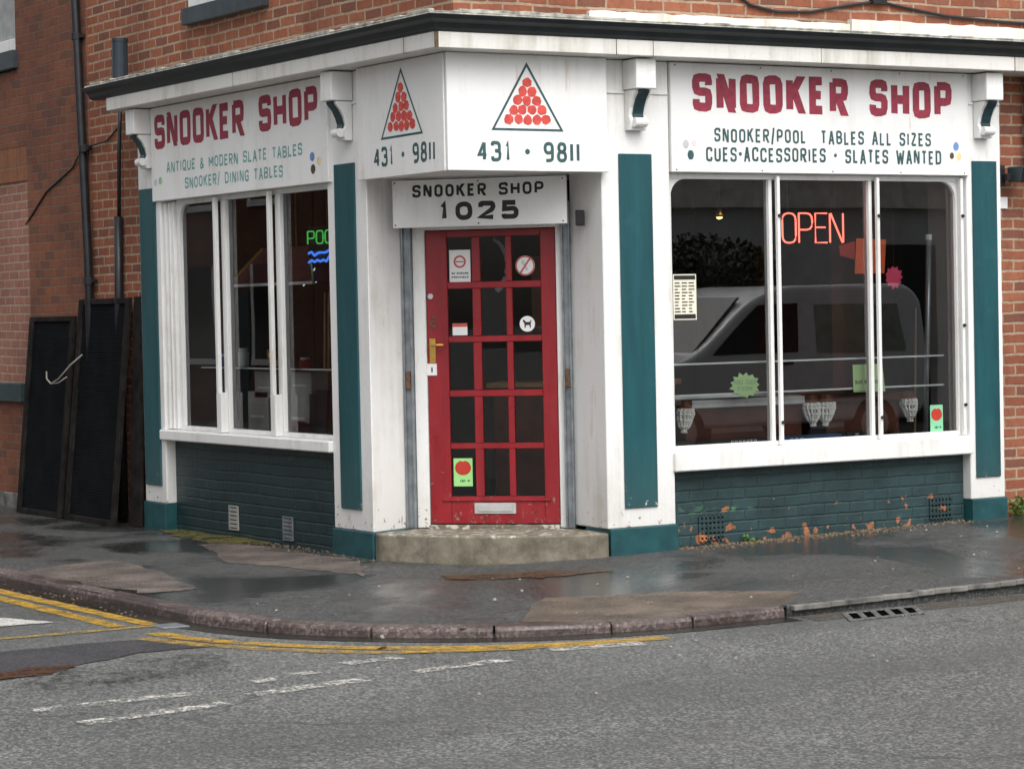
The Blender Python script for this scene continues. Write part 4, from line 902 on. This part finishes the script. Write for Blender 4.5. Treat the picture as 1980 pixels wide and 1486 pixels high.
def snooker_table(x0, x1, y0, y1, zt, rail, cloth, label):
    t = thing('snooker_table', label, 'table', ((x0+x1)/2, (y0+y1)/2, .15))
    m = MB(); m.box(WF, x0+.05, x1-.05, y0, y0+.06, zt-.055, zt); m.box(WF, x0+.05, x1-.05, y1-.06, y1, zt-.055, zt); m.box(WF, x0, x0+.06, y0+.07, y1-.07, zt-.055, zt); m.box(WF, x1-.06, x1, y0+.07, y1-.07, zt-.055, zt)
    obj('rail', m, M[rail], t, bev=.008)
    m = MB().box(WF, x0+.061, x1-.061, y0+.061, y1-.061, zt-.05, zt-.02); obj('bed', m, M[cloth], t)
    m = MB().box(WF, x0+.08, x1-.08, y0+.06, y1-.08, zt-.28, zt-.052); obj('frame', m, M['wood'], t)
    for x in (x0+.1, x1-.1):
        for y in (y0+.1, y1-.1): m = MB().lathe((x, y, .151), [(.03, 0), (.04, .05), (.028, .1), (.05, .35), (.05, zt-.43)], 12); obj('leg', m, M['wood'], t, smooth=True)
    for x, sg in ((x0+.04, -1), (x1-.04, 1)):
        m = MB().lathe((x, y0+.02, zt), [(.055, -.05), (.06, -.02), (.055, .004)], 12); pk = obj('pocket', m, M['leather'], t)
        m = MB(); n = 14; prof = [(.052, -.05), (.057, -.07), (.058, -.09), (.05, -.13), (.032, -.17), (.012, -.195), (.016, -.215)]
        for rr, z in prof:
            for k in range(n): q = 2*math.pi*k/n; m.v.append((x+random.uniform(-.005, .005)-sg*.10*(z+.05)+rr*math.cos(q), y0+.02-.02+rr*math.sin(q), zt+z))
        for i in range(len(prof)-1):
            for k in range(n): m.f.append((i*n+k, i*n+(k+1) % n, (i+1)*n+(k+1) % n, (i+1)*n+k))
        nn = obj('net', m, M['net'], pk); wf = nn.modifiers.new('net', 'WIREFRAME'); wf.thickness = .017
snooker_table(1.95, 3.10, .34, 1.1, .958, 'white_plastic', 'baize', 'small snooker table with white rails behind the window bars')
snooker_table(3.16, 3.98, .34, 1.1, .956, 'wood', 'baize_g', 'small snooker table with brown rails behind the window bars')
t = thing('cue_box', 'long blue cue box lying on the window deck', 'box', RF(2.95, -.25, .636)); m = MB().box(RF, 2.64, 3.22, -.3, -.2, .637, .690); obj('carton', m, M['blue_box'], t, bev=.003)
write(t, 'paper', 'POOL', TR(2.76, -.2), .03, .025, .006, .16, .01, 3, .3, 0, .648, 'lettering')
m = MB(); quad(m, TR(0, -.2), 2.95, 3.12, .655, .672, E1); obj('stripe', m, M['d_blue'], t, recalc=False)
t = thing('cue_box', 'long black cue box with white lettering on the window deck', 'box', RF(2.2, -.25, .636)); m = MB().box(RF, 1.75, 2.61, -.3, -.2, .637, .690); obj('carton', m, M['carton_d'], t, bev=.003)
write(t, 'paper', 'SNOOKER', TR(2.26, -.2), .036, .03, .009, .22, .01, 3, .3, 0, .648, 'lettering')
t = thing('ball_case', 'small dark ball case beside the blue cue box', 'case', RF(3.4, -.25, .636)); m = MB().box(RF, 3.26, 3.43, -.32, -.2, .637, .70); obj('case', m, M['carton_d'], t, bev=.006); m = MB().box(RF, 3.33, 3.36, -.199, -.19, .65, .69); obj('clasp', m, M['letterplate'], t)
# pair of brass spot lamps in the head of the right window
for i, u in enumerate((1.93, 2.42)):
    t = thing('spot_lamp', ('brass spot lamp hanging near the left jamb of the right window', 'brass spot lamp hanging beside the first bar of the right window')[i], 'lamp', RF(u, -.5, 2.22), 'brass spot lamps'); m = MB().lathe(RF(u, -.5, 2.20), [(.028, 0), (.03, .02), (.018, .05), (.01, .06)], 12); obj('shade', m, M['brass'], t, smooth=True); obj('bulb', MB().lathe(RF(u, -.5, 2.185), [(.004, 0), (.02, .008), (.022, .02), (.01, .03)], 10), M['bulb'], t, smooth=True)
    m = MB().cyl(RF(u, -.5, 2.26), RF(u, -.5, 2.62), .004, 6); obj('cord', m, M['black'], t)
# ================================================================== LEFT WINDOW CONTENTS
shelf(LF, 1.72, 4.20, -.45, -.22, 1.205, 'clear glass shelf across the left window')
t = thing('neon_pool_sign', 'neon sign with green POOL over blue squiggles in the left window', 'neon sign', LF(2.6, -.45, 1.95))
m = MB(); text(m, 'POOL', TL(2.735, -.40), .10, .085, .01, .50, .03, 3, .2, 0, 2.09, mode='tube', tr=.0055); obj('neon_tube', m, M['neon_g'], t, smooth=True)
m = MB()
for a in range(2):
    pts = [LF(2.72-k*.045, -.40, 2.03-a*.05+random.uniform(-.02, .02)) for k in range(11)]; m.tube(pts, .009, 6)
obj('neon_tube', m, M['neon_b'], t, smooth=True)
m = MB(); m.tube([LF(2.86-.03*math.cos(q*.3)-.10*math.sin(q*.3), -.40, 1.92-.12*q/8) for q in range(9)], .006, 6); m.tube([LF(2.60+.03*math.cos(q*.3)+.05*math.sin(q*.3), -.40, 1.92-.10*q/8) for q in range(9)], .005, 6)
obj('neon_tube', m, M['neon_w'], t, smooth=True)
m = MB().box(LF, 2.2, 2.76, -.43, -.42, 1.96, 2.22); obj('backplate', m, M['black'], t)
for u in (2.3, 2.7): obj('hanging_wire', MB().cyl(LF(u, -.42, 2.2), LF(u, -.42, 2.62), .003, 6), M['black'], t)
t = thing('table_light', 'burgundy snooker table light canopy with brass ribs in the left window', 'lamp', LF(3.2, -.6, 1.82))
m = MB(); a = [LF(3.93, -.34, 1.825), LF(2.55, -.34, 1.825), LF(2.55, -.95, 1.825), LF(3.93, -.95, 1.825)]; b_ = [LF(3.62, -.48, 2.09), LF(2.86, -.48, 2.09), LF(2.86, -.78, 2.09), LF(3.62, -.78, 2.09)]; m.prism(a, b_); obj('canopy', m, M['canopy'], t)
for p, q in ((a[0], b_[0]), (a[1], b_[1]), (LF(3.1, -.335, 1.825), LF(3.16, -.475, 2.09))): obj('rib', MB().tube([p, q], .013, 6), M['brass'], t)
m = MB().box(LF, 2.53, 3.95, -.345, -.325, 1.808, 1.828); obj('trim', m, M['white_plastic'], t)
obj('added_fill_strip', MB().box(LF, 2.75, 3.75, -.70, -.60, 1.835, 1.85), M['fill_glow'], t)  # glowing strip added under the canopy to brighten the left window stock
for u in (3.0, 3.5): obj('chain', MB().cyl(LF(u, -.7, 2.09), LF(u, -.7, 2.62), .006, 6), M['brass'], t)
t = thing('spray_bottle', 'blue spray bottle with pale cap on the left glass shelf', 'bottle', LF(2.93, -.3, 1.211)); m = MB().lathe(LF(2.93, -.3, 1.211), [(.03, 0), (.034, .01), (.034, .11), (.02, .13)], 14); obj('body', m, M['blue_plastic'], t, smooth=True); m = MB().lathe(LF(2.93, -.3, 1.341), [(.02, 0), (.022, .03), (.014, .045)], 12); obj('cap', m, M['white_plastic'], t)
lab5 = [('grey flat carton leaning low behind the left window', 3.52, .727, .30), ('grey flat carton standing above the glass shelf line in left window', 3.40, .98, .2), ('grey flat carton leaning beside the dark folders in left window', 2.86, .727, .30), ('pale grey carton stacked just under the glass shelf in left window', 2.82, 1.02, .16)]
for lb, u, z, h in lab5:
    t = thing('carton', lb, 'carton', LF(u, -.4, z), 'grey cartons in the left window'); m = MB().box(LF, u-.17, u+.17, -.5, -.36, z, z+h); obj('box', m, M['carton'], t, bev=.004); m = MB().box(LF, u-.10, u+.12, -.36, -.358, z+h*.35, z+h*.42); obj('label_strip', m, M['paper'], t)
for lb, u in (('dark folder standing between the grey cartons', 3.1), ('dark folder leaning beside the red bag', 2.55), ('dark folder at the left end of the left window', 3.95)):
    t = thing('folder', lb, 'folder', LF(u, -.42, .727), 'dark folders in the left window'); m = MB(); m.hexa([LF(u-.12, -.34, .727), LF(u+.12, -.34, .727), LF(u+.12, -.37, .727), LF(u-.12, -.37, .727), LF(u-.06, -.40, 1.05), LF(u+.18, -.40, 1.05), LF(u+.18, -.43, 1.05), LF(u-.06, -.43, 1.05)]); obj('cover', m, M['carton_d'], t, bev=.003)
for lb, u, h, mt in (('tall white tub on the left glass shelf beside the mullion', 3.62, .13, 'white_plastic'), ('brass trophy cup on the left glass shelf', 3.15, .12, 'brass'), ('small red tin on the left glass shelf', 2.62, .07, 'red_plastic'), ('small blue jar at the far end of the left glass shelf', 3.95, .09, 'blue_plastic')):
    t = thing('shelf_stock', lb, 'stock', LF(u, -.3, 1.211)); obj('vessel', MB().lathe(LF(u, -.3, 1.211), [(.03, 0), (.012, .02), (.03, h*.5), (.042, h)] if mt == 'brass' else [(.036, 0), (.04, .01), (.04, h*.85)], 14), M[mt], t, smooth=mt == 'brass')
    obj('lid', MB().cyl(LF(u, -.3, 1.211+h*(1.0 if mt == 'brass' else .85)), LF(u, -.3, 1.211+h*1.08), .034, 12), M['brass' if mt == 'brass' else 'paper'], t)
m = MB().lathe(LF(2.70, -.26, .727), [(.09, 0), (.115, .03), (.11, .07), (.06, .10), (.01, .105)], 18); o = obj('red_bag', m, M['red_plastic'], smooth=True); tag(o, 'rounded red bag on the deck of the left window', 'bag')
cu = [(2.98, .62), (2.88, .6), (2.78, .63), (2.68, .6), (2.60, .62), (2.52, .61)]
pos_w = ['nearest the spray bottle', 'second from the spray bottle', 'third from the spray bottle', 'fourth from the spray bottle', 'fifth from the spray bottle', 'farthest from the spray bottle']
for i, (u, o_) in enumerate(cu):
    m = MB(); m.tube([LF(u, -o_, .2), LF(u-.02, -o_-.03, 1.75)], .016, 8, r1=.008); o = obj('snooker_cue', m, M['cue']); tag(o, 'upright wooden cue in the left window, '+pos_w[i], 'cue', 'upright cues in the left window')

# ================================================================== NEIGHBOUR HOUSE AND WALL FIXINGS
H = thing('brick_house', 'mottled dark brick house joined to the shop at the left', 'house', (.5, 8, -.05))
m = MB()
# wall round a bricked-up opening (y 7.36-8.60, z 1.04-2.80) and the upper window (7.56-8.7, 3.93-5.4)
m.box(LF, 5.972, 7.36, -.4, -.085, -.25, 3.765); m.box(LF, 8.6, 16, -.4, -.085, -.25, 3.765); m.box(LF, 7.36, 8.6, -.4, -.085, -.25, .88); m.box(LF, 7.36, 8.6, -.4, -.085, 3.10, 3.765)
m.box(LF, 5.972, 7.56, -.4, -.085, 3.765, 7); m.box(LF, 8.8, 16, -.4, -.085, 3.765, 7); m.box(LF, 7.56, 8.8, -.4, -.085, 5.4, 7); m.box(LF, 7.56, 8.8, -.4, -.25, 3.765, 5.4)
obj('wall', m, M['brick_old'], H)
m = MB().box(LF, 7.36, 8.6, -.4, -.10, 1.045, 2.80); bu = obj('bricked_up_window', m, M['brick_pink'], H, label='pinkish brick infill of a blocked window')
m = MB().box(LF, 7.36, 8.6, -.4, -.088, 2.80, 3.10); obj('arch', m, M['brick_arch'], bu)
m = MB().box(LF, 7.53, 8.75, -.4, -.03, .88, 1.045); obj('sill', m, M['sill_green'], bu, bev=.006)
m = MB().box(LF, 7.62, 8.74, -.20, -.16, 4.0, 5.36); w = obj('window', m, M['dark_glass'], H)
m = MB(); m.box(LF, 7.562, 7.66, -.24, -.12, 3.935, 5.39); m.box(LF, 8.70, 8.798, -.24, -.12, 3.935, 5.39); m.box(LF, 7.66, 8.70, -.24, -.12, 3.935, 4.05); obj('frame', m, M['white'], w, bev=.004)
m = MB().box(LF, 7.66, 8.7, -.159, -.15, 4.05, 5.36); obj('net_curtain', m, M['net_curtain'], w)
m = MB().box(LF, 7.50, 8.86, -.249, -.03, 3.775, 3.933); obj('sill', m, M['slate'], w, bev=.006)
m = MB().box(LF, 7.2, 16, -.084, -.06, -.12, .075); obj('plinth', m, M['kerb_light'], H, bev=.004)
# drainpipe
t = thing('drainpipe', 'tall black drainpipe where the dark house meets the shop', 'drainpipe', (.03, 5.95, -.1))
m = MB(); m.tube([(.035, 5.90, -.05), (.035, 5.93, 2.1), (.035, 6.07, 4.2), (.035, 6.2, 6.5)], .036, 14); obj('pipe', m, M['pipe'], t, smooth=True)
for y, z in ((6.055, 3.90), (5.96, 2.98), (5.925, 1.9)): m = MB(); m.cyl((.035, y, z-.03), (.035, y, z+.03), .045, 14); m.box(WF, .035, .084, y-.07, y+.07, z-.015, z+.015); obj('collar', m, M['pipe'], t, bev=.003)
t = thing('vent_pipe', 'short navy grey pipe stub standing on the left end of the cornice', 'pipe', (-.06, 4.97, 3.40)); m = MB().cyl((-.06, 4.965, 3.405), (-.06, 4.95, 3.755), .062, 18); obj('pipe', m, M['navy_pipe'], t, smooth=False); m = MB().cyl((-.06, 4.95, 3.745), (-.06, 4.95, 3.77), .066, 18); obj('rim', m, M['navy_pipe'], t)
t = thing('waste_pipe', 'thin black waste pipe beside the left end pilaster', 'pipe', (.06, 5.3, .1)); m = MB(); m.tube([(.06, 5.25, 3.3), (.06, 5.30, 2.9), (.06, 5.33, 2.40)], .016, 10); obj('thin_pipe', m, M['pipe'], t, smooth=True); m = MB(); m.tube([(.055, 5.33, 2.40), (.055, 5.36, 1.76), (.055, 5.37, .0)], .036, 12); obj('thick_pipe', m, M['pipe'], t, smooth=True)
m = MB(); m.tube([(.078, 7.4, 2.42), (.076, 6.9, 2.68), (.076, 6.3, 2.85), (.04, 6.02, 2.98), (.086, 5.6, 3.02), (.09, 5.35, 3.12)], .008, 6); o = obj('wall_cable', m, M['pipe']); tag(o, 'thin dark cable crossing the mottled brick to the drainpipe', 'cable')
m = MB(); m.tube([(2.20, .085, 3.72), (2.40, .085, 3.60), (2.62, .085, 3.565), (2.9, .085, 3.575), (3.2, .085, 3.63), (3.5, .085, 3.675), (3.75, .085, 3.64), (4.1, .085, 3.60), (4.6, .085, 3.58), (5.3, .085, 3.57), (6, .085, 3.6)], .011, 6)
m.tube([(3.5, .085, 3.68), (3.56, .08, 3.80), (3.58, .08, 4.2)], .009, 6); m.box(WF, 3.44, 3.56, .05, .099, 3.655, 3.695); o = obj('wall_cable', m, M['pipe']); tag(o, 'dark cable sagging across the orange brick above the right sign', 'cable')
t = thing('downpipe', 'dark downpipe on the brick at the extreme right edge', 'drainpipe', (4.9, .05, 0)); m = MB().tube([(4.86, .04, 3.2), (4.86, .04, 2.65), (4.89, .04, 2.45), (4.93, .04, 2.2), (4.93, .04, 0)], .035, 12); obj('pipe', m, M['pipe'], t, smooth=True); m = MB(); m.box(WF, 4.85, 5.01, .03, .098, 1.2, 1.225); obj('collar', m, M['pipe'], t)
t = thing('floodlight', 'black floodlight on the brick right of the end pilaster', 'light', (4.62, .1, 2.38)); m = MB(); m.box(WF, 4.545, 4.60, .02, .099, 2.40, 2.55); m.box(WF, 4.57, 4.63, -.04, .02, 2.44, 2.49); obj('bracket', m, M['black'], t, bev=.004)
m = MB(); m.hexa([(4.62, -.11, 2.43), (4.76, -.09, 2.43), (4.76, .02, 2.43), (4.62, .02, 2.43), (4.62, -.14, 2.54), (4.78, -.11, 2.54), (4.78, .03, 2.54), (4.62, .03, 2.54)]); obj('housing', m, M['slate'], t, bev=.008)
m = MB().poly([(4.625, -.118, 2.44), (4.755, -.098, 2.44), (4.772, -.114, 2.53), (4.625, -.141, 2.53)]); obj('lens', m, M['dark_glass'], t)
m = MB().box(WF, 4.545, 4.68, .085, .099, 2.245, 2.33); o = obj('wall_plate', m, M['white_plastic'], bev=.004); tag(o, 'blank white plate on the brick under the floodlight', 'plate')
# leaning slatted screens
def screen(y0, y1, zt, xb, xt, label, th=.055):
    t = thing('slatted_screen', label, 'screen', (xb, (y0+y1)/2, -.05), 'slatted screens leaning on the wall')
    zb = -.045
    def P(y, k, d): # k 0 bottom..1 top, d outwards thickness
        return (xb+(xt-xb)*k-d, y, zb+(zt-zb)*k-d*.1)
    def bx(m, ya, yb, ka, kb, d0, d1): m.hexa([P(ya, ka, d0), P(yb, ka, d0), P(yb, ka, d1), P(ya, ka, d1), P(ya, kb, d0), P(yb, kb, d0), P(yb, kb, d1), P(ya, kb, d1)])
    m = MB(); bx(m, y0, y0+.07, 0, 1, 0, th); bx(m, y1-.09, y1, 0, 1, 0, th); bx(m, y0+.07, y1-.09, 0, .025, 0, th); bx(m, y0+.07, y1-.09, .975, 1, 0, th); obj('frame', m, M['screen_frame'], t, bev=.004)
    m = MB(); n = 84
    for k in range(n):
        a = .026+.948*k/n; b2 = a+.948/n*.62
        m.hexa([P(y0+.07, a, .012), P(y1-.09, a, .012), P(y1-.09, a, .022), P(y0+.07, a, .022), P(y0+.07, b2, .01), P(y1-.09, b2, .01), P(y1-.09, b2, .016), P(y0+.07, b2, .016)])
    bx(m, y0+.07, y1-.09, .0255, .9745, .002, .0105); obj('slats', m, M['screen'], t)
    return t
screen(5.10, 6.13, 1.755, -.12, .06, 'taller black slatted screen leaning by the end pilaster', .034); screen(6.24, 7.23, 1.62, -.11, .055, 'shorter black slatted screen leaning against the dark house', .034)
m = MB(); m.hexa([(.0, 4.86, -.04), (.0, 5.09, -.04), (-.03, 5.09, -.04), (-.03, 4.86, -.04), (.095, 4.86, 1.76), (.095, 5.09, 1.76), (.065, 5.09, 1.76), (.065, 4.86, 1.76)]); o = obj('dark_board', m, M['screen_frame'], bev=.004); tag(o, 'narrow dark board leaning between the screen and end pilaster', 'board')
m = MB(); m.tube([(-.03, 5.95, 1.30), (-.06, 6.12, 1.22), (-.10, 6.30, 1.10), (-.12, 6.42, 1.06), (-.115, 6.52, 1.10), (-.10, 6.56, 1.16)], .007, 6); m.tube([(-.12, 6.42, 1.06), (-.12, 6.25, 1.07), (-.10, 6.12, 1.12)], .006, 6); o = obj('string', m, M['string'], smooth=True); tag(o, 'loop of pale string tied round the two black screens', 'string')

# ================================================================== WEEDS AND LITTER
def weed(x, y, z, n, hgt_, label, rn):
    t = thing('weed', label, 'plant', (x, y, z)); m = MB(); ms = MB()
    for k in range(n):
        a = rn.uniform(0, 2*math.pi); el = rn.uniform(.3, 1.3); L = hgt_*rn.uniform(.5, 1.1); d = Vector((math.cos(a)*math.cos(el), -abs(math.sin(a)*math.cos(el)), math.sin(el))); p0 = Vector((x+rn.uniform(-.06, .06), y-rn.uniform(0, .03), z)); tip = p0+d*L
        ms.tube([p0, tip], .002, 4)
        for q in range(4):
            c = p0+d*L*rn.uniform(.35, 1); s = rn.uniform(.012, .03); ax = Vector((rn.uniform(-1, 1), rn.uniform(-1, 1), rn.uniform(-.4, 1))).normalized(); bx_ = ax.cross(Vector((rn.uniform(-1, 1), rn.uniform(-1, 1), rn.uniform(-1, 1)))).normalized()
            m.poly([c-ax*s, c+bx_*s*.5, c+ax*s, c-bx_*s*.5])
    obj('leaves', m, M['weed'], t, recalc=False); obj('stems', ms, M['weed_y'], t)
rn = random.Random(11)
weed(4.70, .07, .04, 34, .16, 'green weed growing at the foot of the brick right of the end pilaster', rn)
weed(2.28, -.0+.06, .012, 7, .05, 'tiny weed at the foot of the painted brick by the air vent', rn)
m = MB()
def grit(m, x, y, s, z):
    a = rn.uniform(0, 6.28); n = rn.choice((3, 4, 5)); hh = s*rn.uniform(.3, .8)
    r0 = [(x+s*math.cos(a+6.283*k/n)*rn.uniform(.6, 1), y+s*math.sin(a+6.283*k/n)*rn.uniform(.6, 1)) for k in range(n)]
    m.prism([(p, q, z) for p, q in r0], [(x+(p-x)*.6, y+(q-y)*.6, z+hh) for p, q in r0])
for k in range(900):
    x = rn.uniform(1.68, 4.2); x = x if rn.random() < .6 else rn.uniform(1.7, 3.4); y = .075-abs(rn.gauss(0, .10)); s = rn.uniform(.004, .013); grit(m, x, y, s, hgt(x, y))
for k in range(260):
    y = rn.uniform(1.0, 4.3); x = .07-abs(rn.gauss(0, .12)); grit(m, x, y, rn.uniform(.004, .012), hgt(x, y))
for k in range(120): grit(m, rn.uniform(-2.3, -2.14), rn.uniform(-.3, 4), rn.uniform(.005, .014), ZR)
o = stuff(obj('leaf_litter', m, M['grit'])); tag(o, 'brown grit and leaf litter along the wall foot and gutter', 'litter')
m = MB()
for k in range(46):
    x = rn.uniform(-1.9, 5); y = rn.uniform(-2.4, -.2)
    if max(-x, -y) > 2.3: continue
    grit(m, x, y, rn.uniform(.006, .016), hgt(x, y)+.004)
for k in range(30): grit(m, rn.uniform(-4, 1), rn.uniform(-4.5, -2.9), rn.uniform(.006, .013), ZR+.004)
o = stuff(obj('pale_litter', m, M['white_mark'] if False else M['string'])); tag(o, 'tiny pale scraps of litter scattered over pavement and road', 'litter')

# ================================================================== ACROSS THE ROADS (seen in the window reflections)
def van(cx, yn):
    t = thing('parked_van', 'silver van parked across the road, mirrored in the right window', 'van', (cx, yn-.9, ZR))
    y0, y1 = yn-1.75, yn; z = ZR
    prof = [(-2.1, .35), (-2.15, .75), (-2.0, .98), (-1.15, 1.12), (-.35, 1.78), (.1, 1.93), (1.9, 1.93), (2.15, 1.75), (2.22, 1.0), (2.2, .35)]
    prof = [tuple(p) for p in rounded([(*p, 1) for p in prof], True, .32, 4)]
    def sec(y, ins): return [(cx+a*(1-ins*.02), y, z+b_-(ins*.02 if b_ > 1.2 else 0)) for a, b_ in prof]
    m = MB(); m.prism(sec(y0, 0), sec(y1, 0)); obj('body', m, M['van'], t, bev=.10, segs=4)
    for sg, y in ((1, y1), (-1, y0)):
        yy = y+sg*.004
        for nm, pts in (('door_window', [(-.92, 1.16), (-.28, 1.70), (.28, 1.72), (.28, 1.16)]),):
            m = MB(); m.prism([(cx+a, yy, z+b_) for a, b_ in pts], [(cx+a, yy+sg*.01, z+b_) for a, b_ in pts]); obj(nm, m, M['dark_glass'], t)
        m = MB(); m.prism([(cx+a, yy, z+b_) for a, b_ in [(.55, 1.14), (.52, 1.70), (1.75, 1.70), (1.9, 1.14)]], [(cx+a, yy+sg*.006, z+b_) for a, b_ in [(.55, 1.14), (.52, 1.70), (1.75, 1.70), (1.9, 1.14)]]); obj('side_window', m, M['green_glass'], t)
        m = MB(); m.box(WF, cx+.05, cx+.2, min(yy, yy+sg*.03), max(yy, yy+sg*.03), z+1.03, z+1.07); obj('handle', m, M['black'], t)
        m = MB(); m.box(WF, cx-1.35, cx+1.35, min(yy, yy+sg*.015), max(yy, yy+sg*.015), z+.62, z+.7); obj('side_strip', m, M['black'], t)
        for wx in (-1.35, 1.4):
            m = MB().lathe((cx+wx, y-sg*.18, z+.31), [(.31, 0), (.31, sg*.19)], 22, 'y'); wl = obj('wheel', m, M['tyre'], t); m = MB().lathe((cx+wx, y+sg*.011, z+.31), [(.2, 0), (.15, sg*.012), (.03, sg*.02)], 16, 'y'); obj('rim', m, M['letterplate'], wl)
    m = MB(); m.hexa([(cx-1.10, y0+.12, z+1.17), (cx-1.10, y1-.12, z+1.17), (cx-1.12, y1-.12, z+1.175), (cx-1.12, y0+.12, z+1.175), (cx-.37, y0+.2, z+1.79), (cx-.37, y1-.2, z+1.79), (cx-.40, y1-.2, z+1.80), (cx-.40, y0+.2, z+1.80)]); obj('windscreen', m, M['dark_glass'], t)
    for y in (y0+.25, y1-.25): m = MB().box(WF, cx-2.16, cx-2.07, y-.16, y+.16, z+.7, z+.88); obj('headlight', m, M['lamp'], t, bev=.02)
    for y in (y0+.12, y1-.12): m = MB().box(WF, cx+2.17, cx+2.235, y-.07, y+.07, z+.9, z+1.3); obj('tail_light', m, M['taillamp'], t, bev=.01)
    m = MB().box(WF, cx-2.24, cx-2.08, y0+.08, y1-.08, z+.35, z+.58); obj('bumper', m, M['black'], t, bev=.03)
van(9.8, -9.3)
def terrace(name, label, x0, x1, y0, y1, zt, wall, F):
    t = thing(name, label, 'building', ((x0+x1)/2, (y0+y1)/2, ZR)); m = MB().box(WF, x0, x1, y0, y1, ZR, zt); obj('wall', m, M[wall], t)
    return t
t = terrace('yard_building', 'low grey rendered building across the main road, seen in reflection', 3.0, 26, -19, -14.2, 2.9, 'render', None)
m = MB().box(WF, 2.8, 26.2, -19.2, -14.0, 2.9, 3.35); rf = obj('roof', m, M['cream_wall'], t); m = MB().box(WF, 2.7, 26.3, -19.3, -13.9, 3.35, 3.45); obj('capping', m, M['slate_roof'], rf)
for x in (5.5, 15.3, 20.5): m = MB().box(WF, x, x+1.1, -14.2, -14.17, ZR, 2.4); obj('doorway', m, M['black'], t)
# bushy dark tree beyond the van
t = thing('street_tree', 'dark bushy tree across the main road, seen in reflection', 'tree', (11.1, -12.4, ZR)); m = MB(); m.tube([(11.0, -12.4, ZR), (11.05, -12.4, .9), (11.1, -12.35, 1.6)], .09, 10, r1=.05); obj('trunk', m, M['bark'], t, smooth=True)
m = MB(); rn = random.Random(2)
for k in range(5200):
    a = rn.uniform(0, 6.283); rr = rn.random()**.5; c = Vector((11.0+1.15*rr*math.cos(a), -12.4+.7*rr*math.sin(a), 1.9+.6*rn.uniform(-1, 1)*(1-rr*rr*.6))); s = rn.uniform(.02, .055); ax = Vector((rn.uniform(-1, 1), rn.uniform(-1, 1), rn.uniform(-1, 1))).normalized(); bx_ = ax.orthogonal().normalized(); m.poly([c-ax*s, c+bx_*s*.6, c+ax*s, c-bx_*s*.6])
obj('crown', m, M['hedge'], t, recalc=False)
# brick terrace across the side street
for i, (ya, yb) in enumerate(((9.25, 15), (15.05, 21), (21.05, 27), (27.05, 33))):
    t = terrace('terraced_house', ('brick terraced house nearest the junction across the side street, seen in reflection', 'second brick terraced house across the side street, seen in reflection', 'third brick terraced house across the side street, seen in reflection', 'farthest brick terraced house across the side street, seen in reflection')[i], -15.5, -9.7, ya, yb, 5.8, 'brick_old', None)
    m = MB().prism([(-15.7, ya, 5.8), (-9.5, ya, 5.8), (-12.6, ya, 8)], [(-15.7, yb, 5.8), (-9.5, yb, 5.8), (-12.6, yb, 8)]); obj('roof', m, M['slate_roof'], t)
    for y in (ya+.8, ya+3.4):
        for z in (.9, 3.4): m = MB().box(WF, -9.7, -9.67, y, y+1.2, z, z+1.5); w = obj('window', m, M['dark_glass'], t); m = MB(); m.box(WF, -9.7, -9.65, y-.08, y, z, z+1.5); m.box(WF, -9.7, -9.65, y+1.2, y+1.28, z, z+1.5); m.box(WF, -9.7, -9.64, y-.08, y+1.28, z-.1, z); obj('frame', m, M['white'], w)
    m = MB().box(WF, -9.7, -9.67, ya+2.2, ya+3.1, ZR, 2.0); obj('door', m, M['dark_teal'], t)
